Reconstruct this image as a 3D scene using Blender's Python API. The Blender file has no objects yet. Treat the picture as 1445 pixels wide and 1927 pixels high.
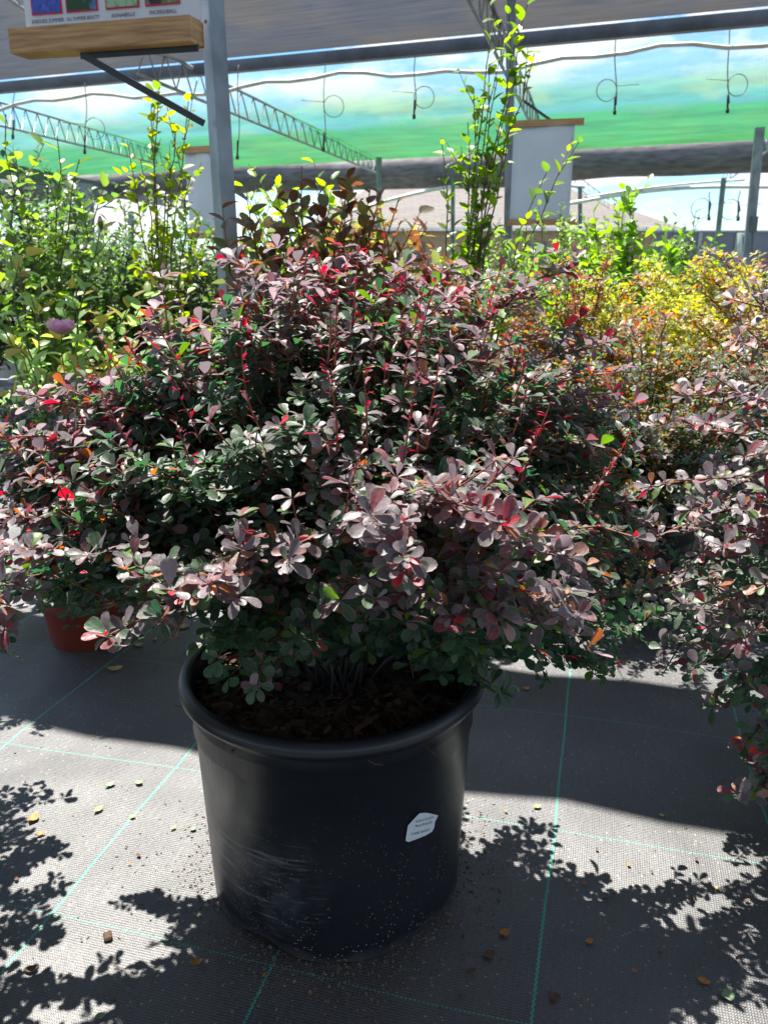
import bpy, math
import numpy as np
from mathutils import Vector, Matrix
sc = bpy.context.scene
COL = sc.collection
# ------------------------------------------------------------------ camera, world, sun, exposure
F_PX, PITCH, EYE = 1560.0, math.radians(17.2), 1.16
YAW = math.radians(14.7)                      # the fabric's lines and the shade house run this way
cam_d = bpy.data.cameras.new('camera'); cam = bpy.data.objects.new('camera', cam_d); COL.objects.link(cam)
cam.location = (0, 0, EYE); cam.rotation_euler = (math.pi/2 - PITCH, 0, 0)
cam_d.sensor_fit = 'VERTICAL'; cam_d.sensor_height = 36.0
cam_d.lens = 36.0*F_PX/1927.0
cam_d.clip_start = 0.05; cam_d.clip_end = 2000
cam_d.dof.use_dof = True; cam_d.dof.focus_distance = 1.3; cam_d.dof.aperture_fstop = cam_d.lens/3.0
sc.camera = cam
TO_SUN = Vector((-0.18, 0.36, 1.0)).normalized()
world = bpy.data.worlds.new("World"); sc.world = world; world.use_nodes = True
wn, wl = world.node_tree.nodes, world.node_tree.links
wn.clear()
sky = wn.new('ShaderNodeTexSky'); sky.sky_type = 'NISHITA'; sky.sun_disc = False
sky.sun_elevation = math.asin(TO_SUN.z); sky.sun_rotation = math.atan2(TO_SUN.x, TO_SUN.y)
sky.air_density = 1.0; sky.dust_density = 0.0; sky.ozone_density = 3.0
tc = wn.new('ShaderNodeTexCoord')
mp = wn.new('ShaderNodeMapping'); mp.inputs['Scale'].default_value = (3.2, 3.2, 9.0); mp.inputs['Location'].default_value = (0.35, 0.2, 0.1)
nz = wn.new('ShaderNodeTexNoise'); nz.inputs['Scale'].default_value = 2.6; nz.inputs['Detail'].default_value = 9; nz.inputs['Roughness'].default_value = 0.58
rp = wn.new('ShaderNodeValToRGB'); rp.color_ramp.elements[0].position = 0.47; rp.color_ramp.elements[1].position = 0.60
mx = wn.new('ShaderNodeMix'); mx.data_type = 'RGBA'
mx.inputs['B'].default_value = (6.4, 6.5, 6.7, 1)
bg = wn.new('ShaderNodeBackground'); bg.inputs['Strength'].default_value = 0.072
wo = wn.new('ShaderNodeOutputWorld')
wl.new(tc.outputs['Generated'], mp.inputs['Vector']); wl.new(mp.outputs[0], nz.inputs['Vector'])
wl.new(nz.outputs['Fac'], rp.inputs[0]); wl.new(rp.outputs[0], mx.inputs['Factor'])
tn = wn.new('ShaderNodeMix'); tn.data_type = 'RGBA'; tn.blend_type = 'MULTIPLY'; tn.inputs['Factor'].default_value = 1; tn.inputs['B'].default_value = (.72, .95, 1.12, 1)
wl.new(sky.outputs[0], tn.inputs['A']); wl.new(tn.outputs['Result'], mx.inputs['A']); wl.new(mx.outputs['Result'], bg.inputs[0]); wl.new(bg.outputs[0], wo.inputs[0])
sd = bpy.data.lights.new('sun', 'SUN'); sd.energy = 5.0; sd.angle = math.radians(0.5); sd.color = (1.0, 0.955, 0.88)
so = bpy.data.objects.new('sun', sd); COL.objects.link(so); so.rotation_euler = TO_SUN.to_track_quat('Z', 'Y').to_euler(); so.location = (0, 0, 20)
sc.view_settings.view_transform = 'Standard'; sc.view_settings.look = 'None'; sc.view_settings.gamma = 1
sc.view_settings.exposure = 1.45
sc.cycles.max_bounces = 8; sc.cycles.transparent_max_bounces = 16; sc.cycles.diffuse_bounces = 4
sc.cycles.use_denoising = True

# ------------------------------------------------------------------ helpers
def ray(px, py):
    u = (px-722.5)/F_PX; v = (963.5-py)/F_PX
    return np.array([u, math.cos(PITCH)+v*math.sin(PITCH), -math.sin(PITCH)+v*math.cos(PITCH)])
def P(px, py, y):
    d = ray(px, py); t = y/d[1]; return np.array([d[0]*t, y, EYE+d[2]*t])
def H(px, py, z=0.0):
    d = ray(px, py); t = (z-EYE)/d[2]; return np.array([d[0]*t, d[1]*t, z])
SD = np.array([math.cos(YAW), -math.sin(YAW), 0]); FD = np.array([math.sin(YAW), math.cos(YAW), 0]); UP = np.array([0, 0, 1.0])
def nrm(v):
    v = np.asarray(v, float); return v/(np.linalg.norm(v)+1e-12)
def link(o, parent=None):
    COL.objects.link(o)
    if parent: o.parent = parent
    return o
def tag(o, label, cat, group=None, kind=None):
    if label: o['label'] = label
    if cat: o['category'] = cat
    if group: o['group'] = group
    if kind: o['kind'] = kind
    return o
def thing(name, label, cat, group=None):
    return tag(link(bpy.data.objects.new(name, None)), label, cat, group)
def mesh_obj(name, verts, faces, mats, parent=None, fm=None, smooth=True, attrs=None):
    me = bpy.data.meshes.new(name)
    me.from_pydata([tuple(map(float, v)) for v in verts], [], [tuple(int(i) for i in f) for f in faces])
    if not isinstance(mats, (list, tuple)): mats = [mats]
    for m in mats: me.materials.append(m)
    if fm is not None: me.polygons.foreach_set('material_index', fm)
    me.polygons.foreach_set('use_smooth', [smooth]*len(faces))
    me.update()
    return link(bpy.data.objects.new(name, me), parent)
class MB:
    """collects shapes into ONE mesh"""
    def __init__(s): s.v = []; s.f = []; s.m = []
    def add(s, v, f, m=0):
        n = len(s.v); s.v += [tuple(x) for x in v]; s.f += [tuple(i+n for i in q) for q in f]; s.m += [m]*len(f)
    def box(s, c, sx, sy, sz, ax=None, ay=None, az=None, m=0):
        ax = np.array([1, 0, 0.]) if ax is None else nrm(ax); ay = np.array([0, 1, 0.]) if ay is None else nrm(ay); az = nrm(np.cross(ax, ay)) if az is None else nrm(az)
        c = np.array(c, float); v = []
        for k in (-.5, .5):
            for j in (-.5, .5):
                for i in (-.5, .5): v.append(c+ax*sx*i+ay*sy*j+az*sz*k)
        s.add(v, [(0, 2, 3, 1), (4, 5, 7, 6), (0, 1, 5, 4), (2, 6, 7, 3), (0, 4, 6, 2), (1, 3, 7, 5)], m)
    def bar(s, a, b, w, h=None, m=0, up=UP):
        a = np.array(a, float); b = np.array(b, float); d = nrm(b-a); h = h or w
        u = nrm(np.cross(d, up)) if abs(np.dot(d, up)) < .999 else SD
        s.box((a+b)/2, w, np.linalg.norm(b-a), h, u, d, None, m)
    def tube(s, pts, r, n=6, m=0, cap=True):
        pts = [np.array(p, float) for p in pts]; k0 = len(pts); v = []; f = []
        rs = r if hasattr(r, '__len__') else [r]*k0
        ref = None
        for i, p in enumerate(pts):
            d = nrm(pts[min(i+1, k0-1)]-pts[max(i-1, 0)])
            if ref is None: ref = nrm(np.cross(d, UP if abs(d[2]) < .9 else SD))
            ref = nrm(ref-d*np.dot(ref, d)); b = np.cross(d, ref)
            for j in range(n):
                a = 2*math.pi*j/n; v.append(p+(ref*math.cos(a)+b*math.sin(a))*rs[i])
        for i in range(k0-1):
            for j in range(n):
                f.append((i*n+j, i*n+(j+1) % n, (i+1)*n+(j+1) % n, (i+1)*n+j))
        if cap: f += [tuple(range(n))[::-1], tuple(range((k0-1)*n, k0*n))]
        s.add(v, f, m)
    def lathe(s, prof, c, n=64, m=0, fn=None):
        v = []; f = []; k = len(prof)
        for r, z in prof:
            for j in range(n):
                a = 2*math.pi*j/n; q = np.array([r*math.cos(a), r*math.sin(a), z])
                if fn is not None: q = fn(q, a)
                v.append(q+np.array(c))
        for i in range(k-1):
            for j in range(n): f.append((i*n+j, i*n+(j+1) % n, (i+1)*n+(j+1) % n, (i+1)*n+j))
        s.add(v, f, m)
    def build(s, name, mats, parent=None, smooth=True):
        return mesh_obj(name, s.v, s.f, mats, parent, s.m, smooth)
# ------------------------------------------------------------------ materials
def new_mat(name):
    m = bpy.data.materials.new(name); m.use_nodes = True
    return m, m.node_tree.nodes, m.node_tree.links, m.node_tree.nodes['Principled BSDF']
def N(nodes, typ, **kw):
    n = nodes.new(typ)
    for k, v in kw.items():
        if hasattr(n, k): setattr(n, k, v)
        else: n.inputs[k.replace('_', ' ')].default_value = v
    return n
def simple(name, c, rough=.6, metal=0, noise=.25, scale=12, bump=.0, spec=.5, stretch=(1, 1, 1), c2=None, detail=5):
    m, n, l, b = new_mat(name)
    co = N(n, 'ShaderNodeTexCoord'); mpn = N(n, 'ShaderNodeMapping'); mpn.inputs['Scale'].default_value = stretch
    t = N(n, 'ShaderNodeTexNoise'); t.inputs['Scale'].default_value = scale; t.inputs['Detail'].default_value = detail
    r = N(n, 'ShaderNodeValToRGB'); e = r.color_ramp.elements
    e[0].position = .32; e[1].position = .68
    c2 = c2 or tuple(min(1, x*(1+noise)) for x in c)
    e[0].color = (*[x*(1-noise) for x in c], 1); e[1].color = (*c2, 1)
    l.new(co.outputs['Object'], mpn.inputs[0]); l.new(mpn.outputs[0], t.inputs[0]); l.new(t.outputs[0], r.inputs[0]); l.new(r.outputs[0], b.inputs['Base Color'])
    b.inputs['Roughness'].default_value = rough; b.inputs['Metallic'].default_value = metal; b.inputs['Specular IOR Level'].default_value = spec
    if bump:
        bp = N(n, 'ShaderNodeBump'); bp.inputs['Strength'].default_value = bump; bp.inputs['Distance'].default_value = .01
        l.new(t.outputs[0], bp.inputs['Height']); l.new(bp.outputs[0], b.inputs['Normal'])
    return m
def leaf_material(name, rough=.42, trans=.35, edge=.35, spec=.5, sat=1.5, tval=1.6, edge_col=(.45, .38, .36), vein=0.0, under=None):
    m, n, l, b = new_mat(name)
    a = N(n, 'ShaderNodeAttribute', attribute_name='col'); e = N(n, 'ShaderNodeAttribute', attribute_name='edge')
    t = N(n, 'ShaderNodeTexNoise'); t.inputs['Scale'].default_value = 160; t.inputs['Detail'].default_value = 3
    co = N(n, 'ShaderNodeTexCoord'); l.new(co.outputs['Object'], t.inputs[0])
    mr = N(n, 'ShaderNodeMapRange'); mr.inputs[1].default_value = .3; mr.inputs[2].default_value = .7; mr.inputs[3].default_value = .72; mr.inputs[4].default_value = 1.25
    l.new(t.outputs[0], mr.inputs[0])
    ml = N(n, 'ShaderNodeMix', data_type='RGBA', blend_type='MULTIPLY'); ml.inputs['Factor'].default_value = 1
    l.new(a.outputs['Color'], ml.inputs['A']); l.new(mr.outputs[0], ml.inputs['B'])
    er = N(n, 'ShaderNodeMapRange'); er.inputs[1].default_value = .80; er.inputs[2].default_value = .98; er.inputs[3].default_value = 0; er.inputs[4].default_value = edge
    l.new(e.outputs['Fac'], er.inputs[0])
    me = N(n, 'ShaderNodeMix', data_type='RGBA'); me.inputs['B'].default_value = (*edge_col, 1)
    l.new(er.outputs[0], me.inputs['Factor']); l.new(ml.outputs['Result'], me.inputs['A'])
    vr = N(n, 'ShaderNodeMapRange'); vr.inputs[1].default_value = .0; vr.inputs[2].default_value = .13; vr.inputs[3].default_value = .28; vr.inputs[4].default_value = 0
    l.new(e.outputs['Fac'], vr.inputs[0])
    mv = N(n, 'ShaderNodeMix', data_type='RGBA'); mv.inputs['B'].default_value = (*[min(1, c*1.0) for c in edge_col], 1)
    l.new(vr.outputs[0], mv.inputs['Factor']); l.new(me.outputs['Result'], mv.inputs['A'])
    base = mv.outputs['Result']
    l.new(base, b.inputs['Base Color']); b.inputs['Roughness'].default_value = rough; b.inputs['Specular IOR Level'].default_value = spec
    bp = N(n, 'ShaderNodeBump'); bp.inputs['Strength'].default_value = .35; bp.inputs['Distance'].default_value = .002
    l.new(t.outputs[0], bp.inputs['Height']); l.new(bp.outputs[0], b.inputs['Normal'])
    hs = N(n, 'ShaderNodeHueSaturation'); hs.inputs['Saturation'].default_value = sat; hs.inputs['Value'].default_value = tval
    l.new(a.outputs['Color'], hs.inputs['Color'])
    tr = N(n, 'ShaderNodeBsdfTranslucent'); l.new(hs.outputs[0], tr.inputs[0])
    mixs = N(n, 'ShaderNodeMixShader'); mixs.inputs[0].default_value = trans
    out = n['Material Output']; l.new(b.outputs[0], mixs.inputs[1]); l.new(tr.outputs[0], mixs.inputs[2]); l.new(mixs.outputs[0], out.inputs[0])
    return m
M = {}
M['barberry'] = leaf_material('burgundy barberry leaf', rough=.45, trans=.38, edge=.55, sat=1.65, tval=2.3, edge_col=(.42, .33, .34))
M['leaf'] = leaf_material('green leaf', rough=.35, trans=.5, edge=.25, sat=1.15, tval=2.2, edge_col=(.35, .4, .15))
M['bark_stem'] = simple('reddish stem', (.12, .035, .022), .6, scale=30, noise=.5, c2=(.34, .10, .04))
def oldwood_shade(m, z0, z1):  # old wood tone at the stem bases, darkened further as painted inner shade
    n, l = m.node_tree.nodes, m.node_tree.links; b = n['Principled BSDF']; co = N(n, 'ShaderNodeTexCoord'); sx = N(n, 'ShaderNodeSeparateXYZ'); l.new(co.outputs['Object'], sx.inputs[0])
    mr = N(n, 'ShaderNodeMapRange'); l.new(sx.outputs['Z'], mr.inputs[0]); mr.inputs[1].default_value = z0; mr.inputs[2].default_value = z1
    mm = N(n, 'ShaderNodeMix', data_type='RGBA'); l.new(mr.outputs[0], mm.inputs['Factor']); mm.inputs['A'].default_value = (.030, .024, .020, 1); src = b.inputs['Base Color'].links[0].from_socket
    l.new(src, mm.inputs['B']); l.new(mm.outputs['Result'], b.inputs['Base Color'])
oldwood_shade(M['bark_stem'], .45, .68)
M['green_stem'] = simple('green stem', (.11, .16, .04), .5, scale=40)
M['grey_stem'] = simple('grey brown twig', (.13, .09, .065), .8, scale=60, noise=.4)
M['galv'] = simple('galvanised steel', (.22, .245, .265), .42, .55, noise=.28, scale=9, stretch=(1, 1, .6), detail=3)
M['steel'] = simple('pale steel tube', (.42, .43, .43), .4, .5, noise=.15, scale=6)
M['dark_beam'] = simple('dark painted gutter beam', (.12, .13, .14), .5, .1, noise=.3, scale=3)
M['white_tube'] = simple('weathered white pipe', (.80, .79, .74), .5, noise=.15, scale=5)
M['black_metal'] = simple('black painted bracket', (.02, .022, .028), .35, noise=.2, scale=20)
M['wire'] = simple('grey wire', (.22, .24, .23), .5, noise=.1)
M['wood'] = simple('cedar beam', (.42, .22, .085), .6, noise=.25, scale=7, stretch=(1, 1, 14), c2=(.58, .34, .15), bump=.1)
M['panel'] = simple('white sign panel', (.72, .74, .78), .5, noise=.02)
M['white_panel'] = simple('white banner cloth', (.62, .66, .68), .7, noise=.04, scale=3)
M['ink'] = simple('dark ink', (.03, .03, .045), .6, noise=0)
M['pink_border'] = simple('crimson border print', (.62, .03, .09), .5, noise=.05)
M['paper'] = simple('white paper sticker', (.66, .72, .74), .55, noise=.04, scale=40)
M['red_pot'] = simple('rust red plastic', (.24, .035, .018), .5, noise=.15, scale=10)
M['grey_pot'] = simple('pale grey plastic', (.50, .53, .56), .5, noise=.12, scale=6)
M['dark_pot'] = simple('dull black plastic', (.02, .021, .024), .45, noise=.2, scale=10)
M['petal'] = simple('pink petal', (.92, .50, .66), .5, noise=.1, scale=30, c2=(.95, .75, .82))
_n, _l = M['petal'].node_tree.nodes, M['petal'].node_tree.links
_t = _n.new('ShaderNodeBsdfTranslucent'); _t.inputs[0].default_value = (1, .62, .78, 1); _x = _n.new('ShaderNodeMixShader'); _x.inputs[0].default_value = .55
_l.new(_n['Principled BSDF'].outputs[0], _x.inputs[1]); _l.new(_t.outputs[0], _x.inputs[2]); _l.new(_x.outputs[0], _n['Material Output'].inputs[0])
M['bud'] = simple('rose bud', (.75, .35, .25), .5, noise=.2, scale=60)
M['grey_fence'] = simple('grey fence sheet', (.16, .175, .20), .6, noise=.12, scale=.7)
M['fence_post'] = simple('pale fence post', (.35, .35, .34), .5, noise=.1)
def shingle():
    m, n, l, b = new_mat('pale brown roof shingles')
    co = N(n, 'ShaderNodeTexCoord'); br = N(n, 'ShaderNodeTexBrick'); br.inputs['Scale'].default_value = 1
    br.inputs['Brick Width'].default_value = 1.0; br.inputs['Row Height'].default_value = .16; br.inputs['Mortar Size'].default_value = .025
    br.inputs['Color1'].default_value = (.22, .195, .18, 1); br.inputs['Color2'].default_value = (.18, .16, .145, 1); br.inputs['Mortar'].default_value = (.13, .115, .105, 1)
    mpn = N(n, 'ShaderNodeMapping'); mpn.inputs['Rotation'].default_value = (math.pi/2, 0, 0)
    l.new(co.outputs['Object'], mpn.inputs[0]); l.new(mpn.outputs[0], br.inputs[0]); l.new(br.outputs[0], b.inputs['Base Color']); b.inputs['Roughness'].default_value = .9
    return m
M['shingle'] = shingle()
def brick():
    m, n, l, b = new_mat('yellow brick')
    co = N(n, 'ShaderNodeTexCoord'); br = N(n, 'ShaderNodeTexBrick'); br.inputs['Scale'].default_value = 1
    br.inputs['Brick Width'].default_value = .4; br.inputs['Row Height'].default_value = .14; br.inputs['Mortar Size'].default_value = .02
    br.inputs['Color1'].default_value = (.42, .29, .12, 1); br.inputs['Color2'].default_value = (.32, .2, .09, 1); br.inputs['Mortar'].default_value = (.45, .38, .26, 1)
    mpn = N(n, 'ShaderNodeMapping'); mpn.inputs['Rotation'].default_value = (math.pi/2, 0, 0)
    l.new(co.outputs['Object'], mpn.inputs[0]); l.new(mpn.outputs[0], br.inputs[0]); l.new(br.outputs[0], b.inputs['Base Color']); b.inputs['Roughness'].default_value = .9
    return m
M['brick'] = brick()
def ground_mat():
    m, n, l, b = new_mat('woven black weed fabric')
    co = N(n, 'ShaderNodeTexCoord')
    def dot(v):
        d = N(n, 'ShaderNodeVectorMath', operation='DOT_PRODUCT'); l.new(co.outputs['Object'], d.inputs[0]); d.inputs[1].default_value = v; return d.outputs['Value']
    def mt(op, a, b_=None, c=None):
        x = N(n, 'ShaderNodeMath', operation=op)
        for i, q in enumerate((a, b_, c)):
            if q is None: continue
            if isinstance(q, (int, float)): x.inputs[i].default_value = q
            else: l.new(q, x.inputs[i])
        return x.outputs[0]
    s = dot(tuple(SD)); t = dot(tuple(FD))
    wob = N(n, 'ShaderNodeTexNoise'); wob.inputs['Scale'].default_value = 1.3; wob.inputs['Detail'].default_value = 1; l.new(co.outputs['Object'], wob.inputs[0])
    w = mt('MULTIPLY', mt('SUBTRACT', wob.outputs[0], .5), .05)
    zig = mt('MULTIPLY', mt('SINE', mt('MULTIPLY', t, 2*math.pi/.011)), .0011)
    ss = mt('ADD', mt('ADD', s, .03), mt('ADD', w, zig))
    ds = mt('MULTIPLY', mt('ABSOLUTE', mt('SUBTRACT', mt('FRACT', mt('ADD', mt('DIVIDE', ss, .4415), .5)), .5)), .4415)
    tt = mt('ADD', mt('ADD', t, -1.513), w)
    dt = mt('MULTIPLY', mt('ABSOLUTE', mt('SUBTRACT', mt('FRACT', mt('ADD', mt('DIVIDE', tt, .474), .5)), .5)), .474)
    l1 = mt('LESS_THAN', ds, .0021)
    dash = mt('GREATER_THAN', mt('FRACT', mt('DIVIDE', s, .0075)), .42)
    l2 = mt('MULTIPLY', mt('LESS_THAN', dt, .0015), dash)
    line = mt('MAXIMUM', l1, l2)
    # weave: cross ribs and flat tapes
    cx = N(n, 'ShaderNodeCombineXYZ'); l.new(s, cx.inputs[0]); l.new(t, cx.inputs[1])
    mp1 = N(n, 'ShaderNodeMapping'); mp1.inputs['Scale'].default_value = (110, 330, 1); l.new(cx.outputs[0], mp1.inputs[0])
    n1 = N(n, 'ShaderNodeTexNoise'); n1.inputs['Scale'].default_value = 1; n1.inputs['Detail'].default_value = 2; l.new(mp1.outputs[0], n1.inputs[0])
    mp2 = N(n, 'ShaderNodeMapping'); mp2.inputs['Scale'].default_value = (300, 12, 1); l.new(cx.outputs[0], mp2.inputs[0])
    n2 = N(n, 'ShaderNodeTexNoise'); n2.inputs['Scale'].default_value = 1; n2.inputs['Detail'].default_value = 3; l.new(mp2.outputs[0], n2.inputs[0])
    ribs = mt('SINE', mt('MULTIPLY', t, 2*math.pi/.0052)); tapes = mt('SINE', mt('MULTIPLY', mt('ADD', s, mt('MULTIPLY', ribs, .0006)), 2*math.pi/.0045))
    weave = mt('ADD', mt('MULTIPLY', mt('MULTIPLY', ribs, tapes), .25), mt('MULTIPLY', ribs, .22))
    hgt = mt('ADD', mt('ADD', weave, n1.outputs[0]), mt('MULTIPLY', n2.outputs[0], .5))
    mr = N(n, 'ShaderNodeMapRange'); mr.inputs[1].default_value = .35; mr.inputs[2].default_value = 1.25; l.new(hgt, mr.inputs[0])
    cr = N(n, 'ShaderNodeValToRGB'); e = cr.color_ramp.elements
    e[0].position = 0; e[0].color = (.009, .010, .012, 1); e[1].position = 1; e[1].color = (.128, .127, .130, 1); l.new(mr.outputs[0], cr.inputs[0])
    # dusty dirt
    d1 = N(n, 'ShaderNodeTexNoise'); d1.inputs['Scale'].default_value = 3.2; d1.inputs['Detail'].default_value = 6; l.new(co.outputs['Object'], d1.inputs[0])
    dr = N(n, 'ShaderNodeMapRange'); dr.inputs[1].default_value = .38; dr.inputs[2].default_value = .72; dr.inputs[3].default_value = .0; dr.inputs[4].default_value = .24; l.new(d1.outputs[0], dr.inputs[0])
    dm = N(n, 'ShaderNodeMix', data_type='RGBA'); dm.inputs['B'].default_value = (.20, .19, .18, 1); l.new(dr.outputs[0], dm.inputs['Factor']); l.new(cr.outputs[0], dm.inputs['A'])
    vo = N(n, 'ShaderNodeTexVoronoi'); vo.inputs['Scale'].default_value = 62; l.new(co.outputs['Object'], vo.inputs[0])
    sp = mt('MULTIPLY', mt('LESS_THAN', vo.outputs['Distance'], .13), mt('GREATER_THAN', d1.outputs[0], .47))
    sm = N(n, 'ShaderNodeMix', data_type='RGBA'); sm.inputs['B'].default_value = (.34, .29, .22, 1); l.new(mt('MULTIPLY', sp, .8), sm.inputs['Factor']); l.new(dm.outputs['Result'], sm.inputs['A'])
    lm = N(n, 'ShaderNodeMix', data_type='RGBA'); lm.inputs['B'].default_value = (.02, .36, .25, 1); l.new(mt('MULTIPLY', line, .9), lm.inputs['Factor']); l.new(sm.outputs['Result'], lm.inputs['A'])
    l.new(lm.outputs['Result'], b.inputs['Base Color'])
    b.inputs['Roughness'].default_value = .5; b.inputs['Specular IOR Level'].default_value = 1.0
    big = N(n, 'ShaderNodeTexNoise'); big.inputs['Scale'].default_value = 2.2; big.inputs['Detail'].default_value = 2; l.new(co.outputs['Object'], big.inputs[0])
    bp0 = N(n, 'ShaderNodeBump'); bp0.inputs['Strength'].default_value = 1.0; bp0.inputs['Distance'].default_value = .05; l.new(big.outputs[0], bp0.inputs['Height'])
    bp = N(n, 'ShaderNodeBump'); bp.inputs['Strength'].default_value = .6; bp.inputs['Distance'].default_value = .0016; l.new(hgt, bp.inputs['Height']); l.new(bp0.outputs[0], bp.inputs['Normal'])
    l.new(bp.outputs[0], b.inputs['Normal'])
    return m
M['ground'] = ground_mat()
def pot_mat():
    m, n, l, b = new_mat('black nursery pot plastic')
    co = N(n, 'ShaderNodeTexCoord')
    sx = N(n, 'ShaderNodeSeparateXYZ'); l.new(co.outputs['Object'], sx.inputs[0])
    def mt(op, a, b_=None):
        x = N(n, 'ShaderNodeMath', operation=op); x.use_clamp = False
        for i, q in enumerate((a, b_)):
            if q is None: continue
            if isinstance(q, (int, float)): x.inputs[i].default_value = q
            else: l.new(q, x.inputs[i])
        return x.outputs[0]
    def noise(scale, det, mapsc, rot=(0, 0, 0)):
        mm = N(n, 'ShaderNodeMapping'); mm.inputs['Scale'].default_value = mapsc; mm.inputs['Rotation'].default_value = rot; l.new(co.outputs['Object'], mm.inputs[0])
        t = N(n, 'ShaderNodeTexNoise'); t.inputs['Scale'].default_value = scale; t.inputs['Detail'].default_value = det; l.new(mm.outputs[0], t.inputs[0]); return t.outputs[0]
    def rng_(v, a, b_, c, d):
        r = N(n, 'ShaderNodeMapRange'); l.new(v, r.inputs[0])
        for i, q in enumerate((a, b_, c, d)): r.inputs[i+1].default_value = q
        return r.outputs[0]
    # scuffed patch low on the left of the front: centred at local (-.13,-.17,.17)
    dv = N(n, 'ShaderNodeVectorMath', operation='DISTANCE'); l.new(co.outputs['Object'], dv.inputs[0]); dv.inputs[1].default_value = (-.125, -.20, .15)
    reg = rng_(mt('ADD', dv.outputs['Value'], mt('MULTIPLY', noise(12, 3, (1, 1, 1)), .10)), .11, .19, 1, 0)
    scr = rng_(noise(1, 5, (14, 14, 150), (.25, .42, .2)), .57, .74, 0, .75)
    scr2 = rng_(noise(1, 5, (40, 40, 260), (-.2, .12, .5)), .60, .78, 0, .5)
    scratch = mt('MULTIPLY', mt('MAXIMUM', scr, scr2), reg)
    haze = mt('MULTIPLY', reg, rng_(noise(22, 5, (1, 1, 1)), .4, .7, 0, .22))
    # fine scratches anywhere
    fine = mt('MULTIPLY', rng_(noise(1, 2, (6, 6, 420), (0, .12, 0)), .74, .80, 0, .35), rng_(noise(4, 2, (1, 1, 1)), .5, .6, 0, 1))
    # grit splashed upwards from the ground
    vo = N(n, 'ShaderNodeTexVoronoi'); vo.inputs['Scale'].default_value = 150; l.new(co.outputs['Object'], vo.inputs[0])
    th = rng_(sx.outputs['Z'], 0, .36, .20, .06)
    grit = mt('MULTIPLY', mt('LESS_THAN', vo.outputs['Distance'], th), mt('GREATER_THAN', noise(18, 3, (1, 1, 1)), .50))
    mud = mt('MULTIPLY', rng_(mt('ADD', sx.outputs['Z'], mt('MULTIPLY', noise(14, 5, (1, 1, 1)), .06)), .020, .060, .55, 0), 1.0)
    w = mt('MINIMUM', mt('ADD', mt('ADD', scratch, haze), fine), 1)
    c1 = N(n, 'ShaderNodeMix', data_type='RGBA'); c1.inputs['A'].default_value = (.0105, .0125, .018, 1); c1.inputs['B'].default_value = (.20, .21, .23, 1); l.new(w, c1.inputs['Factor'])
    c2 = N(n, 'ShaderNodeMix', data_type='RGBA'); c2.inputs['B'].default_value = (.16, .135, .11, 1); l.new(mud, c2.inputs['Factor']); l.new(c1.outputs['Result'], c2.inputs['A'])
    c3 = N(n, 'ShaderNodeMix', data_type='RGBA'); c3.inputs['B'].default_value = (.30, .27, .23, 1); l.new(grit, c3.inputs['Factor']); l.new(c2.outputs['Result'], c3.inputs['A'])
    l.new(c3.outputs['Result'], b.inputs['Base Color'])
    ro = rng_(noise(7, 4, (1, 1, 1)), .3, .7, .30, .46); l.new(mt('ADD', ro, mt('MULTIPLY', mt('MAXIMUM', mud, grit), .4)), b.inputs['Roughness'])
    bp = N(n, 'ShaderNodeBump'); bp.inputs['Strength'].default_value = .12; bp.inputs['Distance'].default_value = .004; l.new(noise(9, 3, (1, 1, 1)), bp.inputs['Height']); l.new(bp.outputs[0], b.inputs['Normal'])
    return m
M['pot'] = pot_mat()
M['soil'] = simple('dark potting soil', (.016, .010, .007), .95, noise=.5, scale=60, bump=.6)
M['chip'] = simple('bark chip', (.034, .018, .011), .9, noise=.5, scale=35, c2=(.095, .055, .033))
M['chip_pale'] = simple('pale bark chip', (.15, .085, .05), .85, noise=.35, scale=50)
M['dirt'] = simple('dry dirt crumb', (.10, .075, .055), .95, noise=.5, scale=90, c2=(.28, .23, .17))
M['dry_yellow'] = simple('dry yellow leaf', (.52, .38, .11), .6, noise=.2, scale=60, c2=(.62, .5, .2))
M['dry_orange'] = simple('dry orange leaf', (.50, .20, .045), .6, noise=.3, scale=60)
M['dry_green'] = simple('faded green leaf', (.20, .30, .17), .6, noise=.2, scale=60)
M['dry_brown'] = simple('dry brown leaf', (.14, .075, .045), .8, noise=.4, scale=60)
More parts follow.
